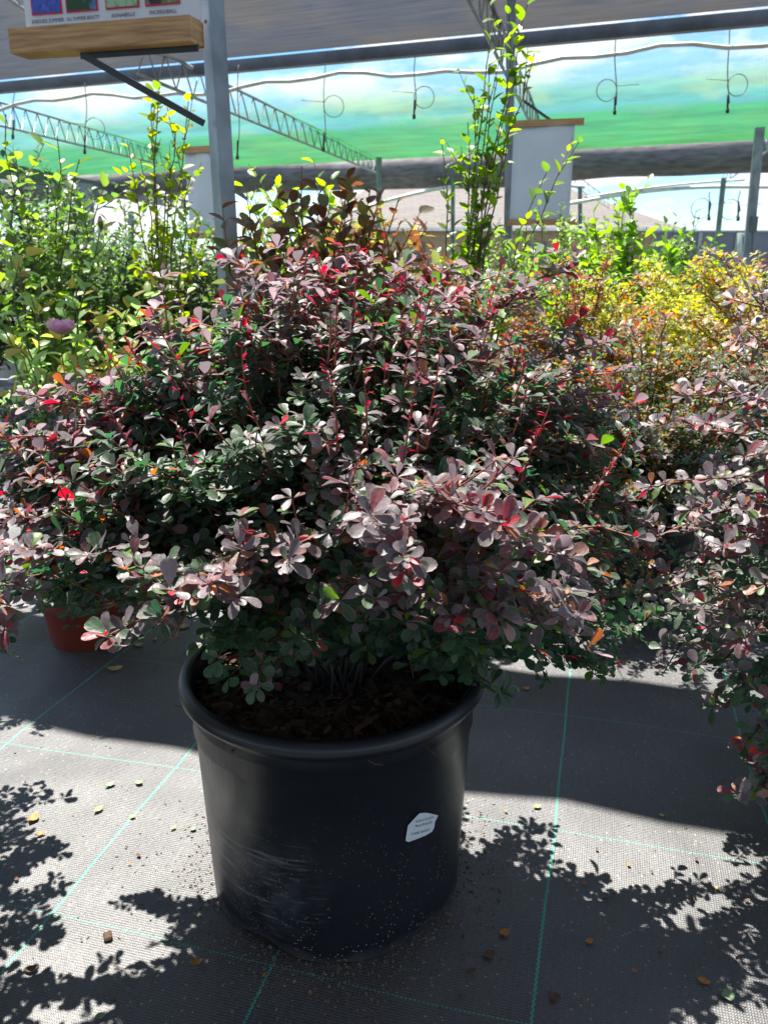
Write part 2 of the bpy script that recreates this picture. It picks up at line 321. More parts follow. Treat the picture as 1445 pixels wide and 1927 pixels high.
def cloth(name, col, a0, a1, green=True):
    m, n, l, b = new_mat(name)
    uv = N(n, 'ShaderNodeUVMap', uv_map='uv'); sx = N(n, 'ShaderNodeSeparateXYZ'); l.new(uv.outputs[0], sx.inputs[0])
    mpn = N(n, 'ShaderNodeMapping'); mpn.inputs['Scale'].default_value = (26, 14, 1) if green else (30, 40, 1); l.new(uv.outputs[0], mpn.inputs[0])
    t = N(n, 'ShaderNodeTexNoise'); t.inputs['Scale'].default_value = 1; t.inputs['Detail'].default_value = 5; t.inputs['Roughness'].default_value = .6; l.new(mpn.outputs[0], t.inputs[0])
    r = N(n, 'ShaderNodeValToRGB'); e = r.color_ramp.elements
    if green:
        e[0].position = .0; e[0].color = (a0, a0, a0, 1); e[1].position = 1; e[1].color = (a1, a1, a1, 1)
        x = e.new(.14); x.color = (a0*1.15, a0*1.15, a0*1.15, 1); x = e.new(.33); x.color = (a1*.8, a1*.8, a1*.8, 1); x = e.new(.44); x.color = (a1*.62,)*3+(1,); x = e.new(.54); x.color = (a1*.95,)*3+(1,)
    else:
        e[0].color = (a0, a0, a0, 1); e[1].color = (a1, a1, a1, 1)
    ad = N(n, 'ShaderNodeMath', operation='MULTIPLY_ADD'); l.new(t.outputs[0], ad.inputs[0]); ad.inputs[1].default_value = .26 if green else .3; ad.inputs[2].default_value = -.13 if green else -.15
    a2 = N(n, 'ShaderNodeMath', operation='ADD'); l.new(sx.outputs['Y'], a2.inputs[0]); l.new(ad.outputs[0], a2.inputs[1])
    l.new(a2.outputs[0], r.inputs[0])
    # woven tint along the folds
    mr = N(n, 'ShaderNodeMapRange'); mr.inputs[1].default_value = .3; mr.inputs[2].default_value = .7; mr.inputs[3].default_value = .7; mr.inputs[4].default_value = 1.3; l.new(t.outputs[0], mr.inputs[0])
    cm = N(n, 'ShaderNodeMix', data_type='RGBA', blend_type='MULTIPLY'); cm.inputs['Factor'].default_value = 1; cm.inputs['A'].default_value = (*col, 1); l.new(mr.outputs[0], cm.inputs['B'])
    if green:
        cg = N(n, 'ShaderNodeValToRGB'); ee = cg.color_ramp.elements; ee[0].position = .12; ee[0].color = (.30, .42, .36, 1); ee[1].position = .42; ee[1].color = (*col, 1); l.new(sx.outputs['Y'], cg.inputs[0]); l.new(cg.outputs[0], cm.inputs['A'])
    l.new(cm.outputs['Result'], b.inputs['Base Color']); b.inputs['Roughness'].default_value = .7
    tl = N(n, 'ShaderNodeBsdfTranslucent'); l.new(cm.outputs['Result'], tl.inputs[0])
    tp = N(n, 'ShaderNodeBsdfTransparent')
    tp.inputs[0].default_value = (.93, 1, .97, 1) if green else (1, 1, 1, 1)
    m1 = N(n, 'ShaderNodeMixShader'); m1.inputs[0].default_value = .45 if green else .30; l.new(b.outputs[0], m1.inputs[1]); l.new(tl.outputs[0], m1.inputs[2])
    m2 = N(n, 'ShaderNodeMixShader'); l.new(r.outputs[0], m2.inputs[0]); l.new(tp.outputs[0], m2.inputs[1]); l.new(m1.outputs[0], m2.inputs[2])
    l.new(m2.outputs[0], n['Material Output'].inputs[0])
    return m
M['green_cloth'] = cloth('sheer green shade cloth', (.045, .26, .075), .24, .95)
M['black_cloth'] = cloth('black woven shade cloth', (.08, .077, .08), .93, .97, False)
M['roll_cloth'] = simple('bunched grey black cloth', (.17, .16, .155), .8, noise=.35, scale=5, stretch=(.6, .6, 3))

# ------------------------------------------------------------------ ground
g = mesh_obj('ground', [(-300, -60, 0), (300, -60, 0), (300, 500, 0), (-300, 500, 0)], [(0, 1, 2, 3)], M['ground']); tag(g, 'black woven weed fabric with green stitched guide lines', None, None, 'structure')

# ------------------------------------------------------------------ shade house structure
def sheet(name, A, B, C, D, mat, nu, nv, sag=0, rip=0, seed=0):
    """A-B near edge, D-C far edge"""
    rng = np.random.default_rng(seed); v = []; f = []; uv = []
    ph = rng.uniform(0, 6, 8)
    for j in range(nv+1):
        b = j/nv
        for i in range(nu+1):
            a = i/nu; p = (A*(1-a)+B*a)*(1-b)+(D*(1-a)+C*a)*b
            z = -sag*math.sin(math.pi*b) + rip*(math.sin(b*38+math.sin(a*7+ph[0])*1.6+ph[1])*.5+math.sin(b*21+a*4+ph[2])*.5)*math.sin(math.pi*b)
            v.append(p+np.array([0, 0, z])); uv.append((a, b))
    for j in range(nv):
        for i in range(nu): k = j*(nu+1)+i; f.append((k, k+1, k+nu+2, k+nu+1))
    o = mesh_obj(name, v, f, mat)
    ul = o.data.uv_layers.new(name='uv'); vi = np.empty(len(o.data.loops), dtype=np.int32); o.data.loops.foreach_get('vertex_index', vi)
    ul.data.foreach_set('uv', np.array(uv)[vi].astype(np.float32).ravel())
    return o
ZR = 3.6
L0, R0 = H(0, 158, ZR), H(1445, 22, ZR); dlr = nrm(R0-L0); pl = np.array([dlr[1], -dlr[0], 0]); pl = pl if pl[1] > 0 else -pl
A, B = L0-dlr*6, R0+dlr*5
o = sheet('shade_cloth', A-pl*3.4, B-pl*3.4, B-pl*.22, A-pl*.22, M['black_cloth'], 60, 16, .12, .02, 1); tag(o, 'black shade cloth ceiling spread above the long dark gutter beam', 'shade cloth')
bm = MB(); bm.bar(A+pl*.0-UP*.055, B-UP*.055, .12, .14)
o = bm.build('gutter_beam', M['dark_beam'], None, False); tag(o, 'long dark steel gutter beam between black ceiling and green cloth', 'beam')
bm = MB(); npt = 60; rng = np.random.default_rng(5)
pts = [A+(B-A)*i/npt+pl*.2-UP*(.26+.05*math.sin(i*.55)+.03*math.sin(i*1.7)) for i in range(npt+1)]
bm.tube(pts, .026, 6); o = bm.build('cable_pipe', M['white_tube']); tag(o, 'wavy pale pipe slung under the dark gutter beam', 'pipe')
# clips along the beam
o = sheet('shade_cloth', -SD*8-FD*9+UP*3.6, SD*8-FD*9+UP*3.6, SD*8+FD*1.0+UP*3.6, -SD*8+FD*1.0+UP*3.6, M['black_cloth'], 30, 20, .1, .02, 3); tag(o, 'unseen black cloth sheet added overhead to cut sky light around the big pot', 'shade cloth')  # added sheet out of view, lowers the ambient sky light
ZF = 3.45
FL, FR = H(0, 338, ZF), H(1445, 262, ZF); df = nrm(FR-FL)
o = sheet('shade_cloth', A+pl*.25+UP*.06, B+pl*.25+UP*.06, FR+df*6, FL-df*14, M['green_cloth'], 90, 60, .06, .02, 2); tag(o, 'sheer green shade cloth sagging between beams, fading to clear at its upper edge', 'shade cloth')
# rolled black bundle beyond the green cloth
RL, RR = H(0, 356, 3.32), H(1445, 290, 3.32)
for nm, rad, off, lab in (('rolled_shade_cloth', .43, 0, 'thick rolled bundle of grey black cloth below the green cloth'),):
    dr_ = nrm(RR-RL); a = RL-dr_*14; b = RR+dr_*6; npt = 90; bm = MB()
    pts = [a+(b-a)*i/npt-UP*(.02*math.sin(i*.7)+.05*math.sin(i*.23)) for i in range(npt+1)]
    bm.tube(pts, [rad*(1+.02*math.sin(i*1.3)+.06*math.sin(i*.4+1)) for i in range(npt+1)], 16)
    o = bm.build(nm, M['roll_cloth']); tag(o, lab, 'rolled cloth')
# roll of cloth over the pots (out of frame, casts the shade band on the floor)
tm = 1.90+.304*3.35
bm = MB(); npt = 60
c0 = FD*tm+UP*3.35
bm.tube([c0-SD*7+SD*14*i/npt-UP*.03*math.sin(i) for i in range(npt+1)], [.31+.02*math.sin(i*1.9)+.018*math.sin(i*.8+2) for i in range(npt+1)], 14)
o = bm.build('rolled_shade_cloth', M['roll_cloth']); tag(o, 'rolled black cloth overhead that shades a strip of the fabric floor', 'rolled cloth')

def truss(name, a, b, hgt, n, label, r=.022, group='lattice roof trusses', inv=False):
    t = thing(name, label, 'truss', group)
    for k in (0, 1):
        m_ = MB(); m_.tube([a+UP*hgt*k, b+UP*hgt*k], r, 6); m_.build('chord', M['steel'], t)
    m_ = MB(); pts = [a+(b-a)*(i/(2*n))+UP*hgt*(i % 2) for i in range(2*n+1)]
    m_.tube(pts, r*.5, 4); m_.build('web', M['steel'], t)
    return t
def ext(a, b, e0, e1):
    d = b-a; return a+d*e0, a+d*e1
a, b = ext(H(435, 212, 3.2), H(715, 328, 3.2), -.28, 1.02); truss('roof_truss', a, b, .36, 26, 'lattice truss running from the near steel post down to the thin far post')
a, b = ext(H(0, 236, 3.2), H(262, 300, 3.2), -.3, 1.25); truss('roof_truss', a, b, .36, 22, 'lattice truss crossing the green cloth left of the near steel post')
a, b = ext(H(917, 70, 3.2), H(1006, 250, 3.2), -.35, 1.1); truss('roof_truss', a, b, .36, 16, 'steep lattice truss above the tall green sapling and white banner')
a, b = ext(H(1445, 282, 3.2), H(1362, 345, 3.2), -.8, 1.1); truss('roof_truss', a, b, .36, 14, 'lattice truss meeting the grey posts at the right edge')
a, b = ext(H(12, -5, 3.2), H(66, 34, 3.2), -1.2, 1.6); truss('roof_truss', a, b, .36, 10, 'short lattice truss under the black cloth beside the white poster')
a, b = ext(H(1098, 362, 3.2), H(1145, 392, 3.2), -1.0, 1.0); truss('roof_truss', a, b, .36, 10, 'small distant truss below the cloth roll in front of the tan roof', r=.02)
# longitudinal dark beam at the left
bm = MB(); a, b = ext(H(0, 318, 3.1), H(350, 384, 3.1), -.3, 1.2); bm.bar(a, b, .16, .3); bm.bar(a-UP*.2+SD*.1, b-UP*.2+SD*.1, .05, .05)
o = bm.build('gutter_beam', M['dark_beam'], None, False); tag(o, 'dark gutter beam above the green hedge at the far left', 'beam')

# near post
t = thing('steel_post', 'thick galvanised square post carrying the white poster on its beam', 'post')
pb = P(408, 300, 3.12); ang = YAW+math.radians(38)
ax = np.array([math.cos(ang), -math.sin(ang), 0]); ay = np.array([math.sin(ang), math.cos(ang), 0])
bm = MB(); lean = .028
top = np.array([pb[0], pb[1], 3.55]); bot = np.array([pb[0]+.03, pb[1], 0.0])
for k in range(4): pass
bm.box((top+bot)/2, .062, .056, np.linalg.norm(top-bot), ax, ay, nrm(top-bot))
bm.build('post_shaft', M['galv'], t, False)
bm = MB(); cen = lambda z: bot+(top-bot)*(z/3.55)
ctr = cen(.94)
bm.box(cen(.12), .088, .083, .24, ax, ay); bm.box(cen(.006), .17, .17, .012, ax, ay); bm.build('base_plate', M['galv'], t, False)
bm = MB()
for zz in (1.98, 2.03, 1.90): bm = MB(); bm.tube([cen(zz)-ay*.026, cen(zz)-ay*.031], .006, 8); bm.build('bolt', M['dark_beam'], t)
def post(px, pyt, pyb, y, w, label, mat='galv', z1=None, px2=None):
    a = P(px, pyt, y); b = P(px2 or px, pyb, y); d = (b-a); k = (0-a[2])/d[2]; g0 = a+d*k
    m_ = MB(); m_.bar(g0, a, w, w, up=SD); m_.bar(g0+UP*.001, g0+UP*.013, w*2.2, w*2.2, up=SD)
    o = m_.build('steel_post', M[mat], None, False); tag(o, label, 'post', 'slim galvanised roof posts'); return o
post(963, -60, 500, 8.6, .075, 'slim post holding the white banner, behind the tall green sapling', px2=955)
post(713, 296, 470, 19.5, .10, 'thin post behind the copper leaved shrub')
post(1429, 240, 480, 13.5, .13, 'tall grey post at the right edge before the grey fence', px2=1406)
post(1361, 335, 470, 17, .09, 'thinner leaning post left of the tall grey post at the right edge', px2=1347)
post(1091, 352, 470, 22, .10, 'distant post in front of the tan shingle roof')
post(161, 345, 560, 11, .14, 'grey post rising from the hedge at the far left', px2=168)
post(247, 398, 470, 17, .08, 'short dark post behind the hedge near the upright rose bud')
post(852, 330, 470, 22, .09, 'distant post behind the stems of the tall green sapling')
bm = MB(); q = P(1418, 422, 13.4); bm.box(q, .09, .09, .22, SD, FD); bm.bar(q-UP*.1, q-UP*.5+SD*.03, .012, .012)
o = bm.build('valve_box', M['dark_beam'], None, False); tag(o, 'small grey box fixed on the tall right hand post', 'box')
bm = MB(); bm.tube([P(1391, 438, 13.9), P(1391, 490, 13.9)], .035, 8); bm.tube([P(1391, 442, 13.9), P(1399, 442, 13.9)], .03, 8)
o = bm.build('white_pipe', M['white_tube']); tag(o, 'short white pipe beside the tall grey post at the right', 'pipe')
# far hoops / cables of the next bay
for i, (p0, p1, sg, lab) in enumerate([((1060, 385), (1445, 352), -12, 'pale arched cable crossing the sky under the cloth roll'), ((1100, 372), (1400, 338), -5, 'thin pale pipe just below the cloth roll at the right'), ((640, 405), (1100, 352), -30, 'arched pale pipe in front of the tan shingle roof')]):
    bm = MB(); pts = []
    for k in range(25):
        a = k/24; q = P(p0[0]*(1-a)+p1[0]*a, p0[1]*(1-a)+p1[1]*a+sg*math.sin(math.pi*a), 21+i); pts.append(q)
    bm.tube(pts, .045 if i != 1 else .03, 5); o = bm.build('arched_cable', M['white_tube']); tag(o, lab, 'cable')

# irrigation droppers
def dropper(px, pyt, pyb, ring, y, label, side=1, r=.0065):
    rng = np.random.default_rng(int(px)); t = thing('irrigation_dropper', label, 'dripper line', 'hanging irrigation dropper lines')
    m_ = MB(); n = 14; pts = [P(px+math.sin(k*.5+px)*1.8, pyt+(pyb-18-pyt)*k/n, y) for k in range(n+1)]; m_.tube(pts, r, 5); m_.build('tubing', M['wire'], t)
    m_ = MB(); m_.tube([P(px-1, pyb-36, y), P(px-2, pyb-6, y)], r*1.9, 6); m_.tube([P(px-2, pyb-8, y), P(px-2, pyb, y)], r*3.2, 6); m_.build('emitter', M['black_metal'], t)
    if ring:
        m_ = MB(); c = P(px+side*17, ring, y); rr = 17/F_PX*y
        m_.tube([c+np.array([math.cos(a), 0, math.sin(a)])*rr for a in np.linspace(0, 2*math.pi*1.05, 26)], r*.8, 5)
        m_.tube([c+np.array([-side*rr*1.0, 0, rr*.4]), c+np.array([-side*rr*3.2, 0, rr*.55])], r*.6, 4); m_.build('coil_ring', M['wire'], t)
dropper(1158, 46, 216, 170, 10.6, 'coiled dropper line just right of the white banner', -1)
dropper(1370, 34, 213, 160, 10.2, 'coiled dropper line hanging near the right edge')
dropper(781, 88, 224, 183, 11.4, 'coiled dropper line in the blue sky left of the tall sapling')
dropper(611, 106, 285, 200, 12, 'coiled dropper line midway between near post and sapling')
dropper(449, 122, 300, 0, 12, 'straight dropper line right beside the near steel post')
dropper(162, 156, 290, 242, 13, 'coiled dropper line left of the near steel post')
dropper(27, 168, 262, 0, 13.5, 'straight dropper line at the far left edge')
dropper(1335, 360, 415, 392, 24, 'tiny distant dropper line over the grey fence', -1, .015)
dropper(1390, 358, 416, 394, 24, 'tiny distant dropper line right of the thin leaning post', -1, .015)

# ------------------------------------------------------------------ signs
def text_geo(body, size):
    cu = bpy.data.curves.new('t', 'FONT'); cu.body = body; cu.size = size; cu.align_x = 'CENTER'; cu.resolution_u = 2
    ob = bpy.data.objects.new('t', cu); COL.objects.link(ob); dg = bpy.context.evaluated_depsgraph_get(); dg.update()
    me = bpy.data.meshes.new_from_object(ob.evaluated_get(dg)); v = [tuple(x.co) for x in me.vertices]; f = [tuple(p.vertices) for p in me.polygons]
    bpy.data.objects.remove(ob); bpy.data.curves.remove(cu); bpy.data.meshes.remove(me); return v, f
def photo_mat(name, c1, c2, c3, sc_=60):
    m, n, l, b = new_mat(name); co = N(n, 'ShaderNodeTexCoord'); v = N(n, 'ShaderNodeTexVoronoi'); v.inputs['Scale'].default_value = sc_; l.new(co.outputs['Object'], v.inputs[0])
    r = N(n, 'ShaderNodeValToRGB'); e = r.color_ramp.elements; e[0].color = (*c1, 1); e[1].color = (*c2, 1); e[1].position = .75; l.new(v.outputs['Distance'], r.inputs[0])
    t = N(n, 'ShaderNodeTexNoise'); t.inputs['Scale'].default_value = sc_*.28; l.new(co.outputs['Object'], t.inputs[0]); r2 = N(n, 'ShaderNodeValToRGB'); r2.color_ramp.elements[0].position = .48; r2.color_ramp.elements[1].position = .54; l.new(t.outputs[0], r2.inputs[0])
    mm = N(n, 'ShaderNodeMix', data_type='RGBA'); l.new(r2.outputs[0], mm.inputs['Factor']); l.new(r.outputs[0], mm.inputs['A']); mm.inputs['B'].default_value = (*c3, 1); l.new(mm.outputs['Result'], b.inputs['Base Color']); b.inputs['Roughness'].default_value = .4
    return m
PM = [photo_mat('blue hydrangea print', (.10, .18, .75), (.03, .05, .32), (.05, .10, .50)), photo_mat('blue and white hydrangea print', (.12, .32, .62), (.05, .14, .30), (.02, .07, .02)),
      photo_mat('pale green hydrangea print', (.42, .62, .36), (.16, .32, .14), (.35, .55, .32)), photo_mat('dark cream hydrangea print', (.35, .42, .22), (.12, .16, .08), (.03, .03, .02))]
t = thing('poster_sign', 'white poster with red bordered flower pictures on the steel post, cut off by the top', 'sign')
Bp = P(378, 38, 3.07); W_ = .655; Ap = Bp-SD*W_
nf = -FD      # faces camera
m_ = MB(); m_.box((Ap+Bp)/2+UP*.26, W_, .008, .52, SD, FD); m_.build('board', M['panel'], t, False)
xs = [(.030, .148), (.165, .285), (.315, .440), (.462, .588)]; caps = ['ENDLESS SUMMER', 'ALL SUMMER BEAUTY', 'ANNABELLE', 'INCREDIBALL']
for r_ in range(1):
    for k, (x0, x1) in enumerate(xs):
        c = Ap+SD*((x0+x1)/2)+UP*(.050+.065)+nf*.006
        m_ = MB(); m_.box(c, x1-x0, .004, .13, SD, FD, m=0); m_.box(c+nf*.0025, x1-x0-.010, .002, .12, SD, FD, m=1)
        m_.build('flower_picture', [M['pink_border'], PM[k]], t, False)
        v, f = text_geo(caps[k], .0165); m_ = MB(); wd = max(q[0] for q in v)-min(q[0] for q in v); s_ = min(1, .125/wd)
        m_.add([Ap+SD*((x0+x1)/2+q[0]*s_)+UP*(.026+q[1])+nf*.0065 for q in v], f); m_.build('caption', M['ink'], t, False)
        m_ = 0
t = thing('sign_shelf', 'cedar beam under the white poster with a black angle brace', 'shelf beam')
m_ = MB(); Lb = Ap-SD*.022; Rb = Bp+SD*.0
m_.box((Lb+Rb)/2-UP*.040-nf*.0+nf*.030, np.linalg.norm(Rb-Lb), .10, .078, SD, FD); o = m_.build('wood_beam', M['wood'], t, False)
bv = o.modifiers.new('b', 'BEVEL'); bv.width = .004; bv.segments = 2
m_ = MB(); s0 = Lb+SD*.24-UP*.083; s1 = Rb-UP*.083
m_.bar(s0+nf*.03, s1+nf*.03, .03, .005, up=FD); pa = P(384, 232, 3.10); m_.bar(Lb+SD*.25-UP*.086+nf*.03, pa, .022, .012, up=FD); m_.build('bracket_brace', M['black_metal'], t, False)
def banner(px0, px1, py0, py1, y, label, brace=None):
    t = thing('hanging_banner', label, 'banner', 'white banners between wooden battens'); a = P(px0, py0, y); w = (px1-px0)/F_PX*y*1.02/math.cos(YAW); hh = (py1-py0)/F_PX*y
    m_ = MB(); nu = 8; v = []; f = []
    for j in range(9):
        for i in range(nu+1): v.append(a+SD*w*i/nu-UP*hh*j/8+FD*.012*math.sin(i*.8+j*.35))
    for j in range(8):
        for i in range(nu): k = j*(nu+1)+i; f.append((k, k+1, k+nu+2, k+nu+1))
    m_.add(v, f); o = m_.build('banner_cloth', M['white_panel'], t); s = o.modifiers.new('s', 'SOLIDIFY'); s.thickness = .004
    for z in (0, -hh):
        m_ = MB(); m_.box(a+SD*(w/2+.03)+UP*(z+.02), w+.10, .05, .055, SD, FD); m_.build('batten', M['wood'], t, False)
    if brace: m_ = MB(); m_.bar(P(*brace[0], y), P(*brace[1], y), .03, .02); m_.build('brace', M['black_metal'], t, False)
banner(966, 1064, 238, 398, 8.5, 'white banner hung beside the slim post right of the tall sapling', ((985, 190), (1038, 228)))
banner(348, 396, 287, 428, 8.4, 'white banner half hidden behind the near steel post')

# ------------------------------------------------------------------ house and fence far behind
t = thing('brick_house', 'low yellow brick house with a broad tan hipped roof beyond the nursery', 'house')
yh = 60.0
ex0, ex1 = P(560, 432, yh)[0], P(1285, 415, yh)[0]; ez = 2.95; rz = 5.7; rx0 = P(700, 352, yh)[0]; rx1 = P(1092, 352, yh)[0]; dp = 14
v = [(ex0, yh, ez), (ex1, yh, ez), (ex1, yh+dp, ez), (ex0, yh+dp, ez), (rx0, yh+dp/2, rz+.5), (rx1, yh+dp/2, rz+.5)]
mesh_obj('roof', v, [(0, 1, 5, 4), (1, 2, 5), (2, 3, 4, 5), (3, 0, 4), (0, 3, 2, 1)], M['shingle'], t, None, False)
m_ = MB(); m_.box(((ex0+ex1)/2, yh+.45+dp/2-.5, ez/2-.06), ex1-ex0-1.0, dp-1.2, ez-.13); m_.build('wall', M['brick'], t, False)
m_ = MB(); m_.box(((ex0+ex1)/2, yh-.03, ez-.08), ex1-ex0+.1, .05, .2); m_.build('fascia', M['white_tube'], t, False)
for wx in (780, 900, 1010):
    q = P(wx, 452, yh+.35); m_ = MB(); m_.box((q[0], yh+.42, 1.5), 1.4, .05, 1.1); m_.build('window', M['dark_beam'], t, False)
t = thing('grey_fence', 'tall grey sheet fence with pale posts at the right, in front of the sky', 'fence')
yf = 30; fx0, fx1 = P(1230, 440, yf)[0], P(1700, 440, yf)[0]
m_ = MB(); m_.box(((fx0+fx1)/2, yf, .97), fx1-fx0, .05, 1.9); m_.build('fence_panel', M['grey_fence'], t, False)
m_ = MB(); m_.box(((fx0+fx1)/2, yf-.04, 1.95), fx1-fx0, .08, .06); m_.build('top_rail', M['fence_post'], t, False)
for px in (1250, 1315, 1385, 1460, 1540): m_ = MB(); m_.box((P(px, 450, yf)[0], yf-.07, .95), .12, .06, 1.9); m_.build('fence_post', M['fence_post'], t, False)

# ------------------------------------------------------------------ leaves engine
T_HI = dict(t=[.20, .45, .70, .88, .97], w=[.25, .68, 1.0, .88, .48]); T_LO = dict(t=[.34, .72], w=[.85, .8]); T_OV = dict(t=[.15, .4, .7, .9], w=[.62, 1.0, .78, .35])
T_BLO = dict(t=[.40, .78], w=[.55, 1.0])
class Leaves:
    def __init__(s): s.p = []; s.d = []; s.n = []; s.L = []; s.W = []; s.c = []; s.k = []
    def add(s, p, d, n, L, W, c, k=.15): s.p.append(p); s.d.append(d); s.n.append(n); s.L.append(L); s.W.append(W); s.c.append(c); s.k.append(k)
    def build(s, name, mat, parent, tmpl, cup=.30):
        p = np.array(s.p); d = np.array(s.d); nn = np.array(s.n); L = np.array(s.L)[:, None]; W = np.array(s.W)[:, None]; c = np.array(s.c); K = np.array(s.k)[:, None]
        d /= np.linalg.norm(d, axis=1, keepdims=True)+1e-9; nn = nn-d*np.sum(nn*d, 1, keepdims=True); nn /= np.linalg.norm(nn, axis=1, keepdims=True)+1e-9; x = np.cross(d, nn)
        V = []; E = []
        def pt(xx, tt, zz): V.append(p+x*(W*xx)+d*(L*tt)+nn*(W*zz-K*L*tt*tt))
        pt(0, 0, 0); E.append(.5)
        for tt, w in zip(tmpl['t'], tmpl['w']):
            pt(-w, tt, cup*w); E.append(1); pt(0, tt, 0); E.append(0); pt(w, tt, cup*w); E.append(1)
        pt(0, 1.0, .05); E.append(.95)
        V = np.stack(V, 1); m = V.shape[1]; ns = len(tmpl['t']); F = [(0, 2, 1), (0, 3, 2)]
        F4 = []
        for i in range(ns-1):
            a = 1+3*i; F4 += [(a, a+1, a+4, a+3), (a+1, a+2, a+5, a+4)]
        a = 1+3*(ns-1); F += [(a, a+1, m-1), (a+1, a+2, m-1)]
        n = len(p); off = (np.arange(n)*m)[:, None, None]
        f3 = (np.array(F)[None]+off).reshape(-1, 3); f4 = (np.array(F4)[None]+off).reshape(-1, 4)
        li = np.concatenate([f3.ravel(), f4.ravel()]).astype(np.int32)
        ls = np.concatenate([np.arange(len(f3))*3, len(f3)*3+np.arange(len(f4))*4]).astype(np.int32)
        me = bpy.data.meshes.new(name); me.vertices.add(n*m); me.vertices.foreach_set('co', V.reshape(-1).astype(np.float32))
        me.loops.add(len(li)); me.loops.foreach_set('vertex_index', li); me.polygons.add(len(ls)); me.polygons.foreach_set('loop_start', ls)
        me.polygons.foreach_set('use_smooth', np.ones(len(ls), dtype=bool))
        me.update(calc_edges=True); me.validate()
        ca = me.attributes.new('col', 'FLOAT_COLOR', 'POINT'); cc = np.ones((n, m, 4), np.float32); cc[:, :, :3] = c[:, None, :]; ca.data.foreach_set('color', cc.ravel())
        ea = me.attributes.new('edge', 'FLOAT', 'POINT'); ea.data.foreach_set('value', np.tile(np.array(E, np.float32), n))
        me.materials.append(mat); return link(bpy.data.objects.new(name, me), parent)
def bez(a, b, c, n):
    u = np.linspace(0, 1, n)[:, None]; return (1-u)**2*a+2*u*(1-u)*b+u*u*c
def rvec(r): return nrm(r.normal(size=3))
def mixc(a, b, t): return np.array(a)*(1-t)+np.array(b)*t
PUR, PUR2, WINE = (.245, .205, .215), (.085, .078, .088), (.17, .055, .062)
GRN, GRN2, LIM = (.040, .078, .050), (.070, .120, .065), (.12, .20, .05)
RED, ORG = (.62, .03, .05), (.36, .12, .035)
def barberry_col(r, o, tip=False):
    if tip: return mixc(RED, WINE, r.random()**1.3)*1.1
    x = r.random()
    if x < .035: return np.array(LIM)*r.uniform(.7, 1.1)
    if r.random() < o:
        y = r.random()
        c = mixc(PUR, PUR2, r.random())
        if y < .22: c = mixc(c, WINE, r.uniform(.4, 1))
        elif y < .30: c = mixc(c, ORG, r.uniform(.25, .8))
        elif y < .42: c = mixc(c, GRN2, .5)
        return c*r.uniform(.8, 1.25)
    return mixc(GRN, GRN2, r.random())*r.uniform(.8, 1.3)
def rosette(lv, p, ax, r, L, n, colf, tipred=0):
    ax = nrm(ax); e1 = nrm(np.cross(ax, rvec(r))); e2 = np.cross(ax, e1); a0 = r.uniform(0, 6.28)
    for i in range(n):
        a = a0+i*2.4+r.uniform(-.25, .25); rad = e1*math.cos(a)+e2*math.sin(a); th = math.radians(r.uniform(32, 86)); red = i < tipred
        if red: th = math.radians(r.uniform(8, 35))
        d = ax*math.cos(th)+rad*math.sin(th); nn = (ax*math.sin(th)-rad*math.cos(th))*.75+UP*.75+rvec(r)*.22; d[2] = d[2]*.75+.06
        l_ = L*r.choice([r.uniform(.45, .8), r.uniform(.8, 1.2)])*(.9 if red else 1)
        lv.add(p+rad*.002, d, nn, l_, l_*r.uniform(.23, .31)*(.8 if red else 1), colf(red), r.uniform(-.08, .45) if r.random() < .9 else r.uniform(.4, .8))
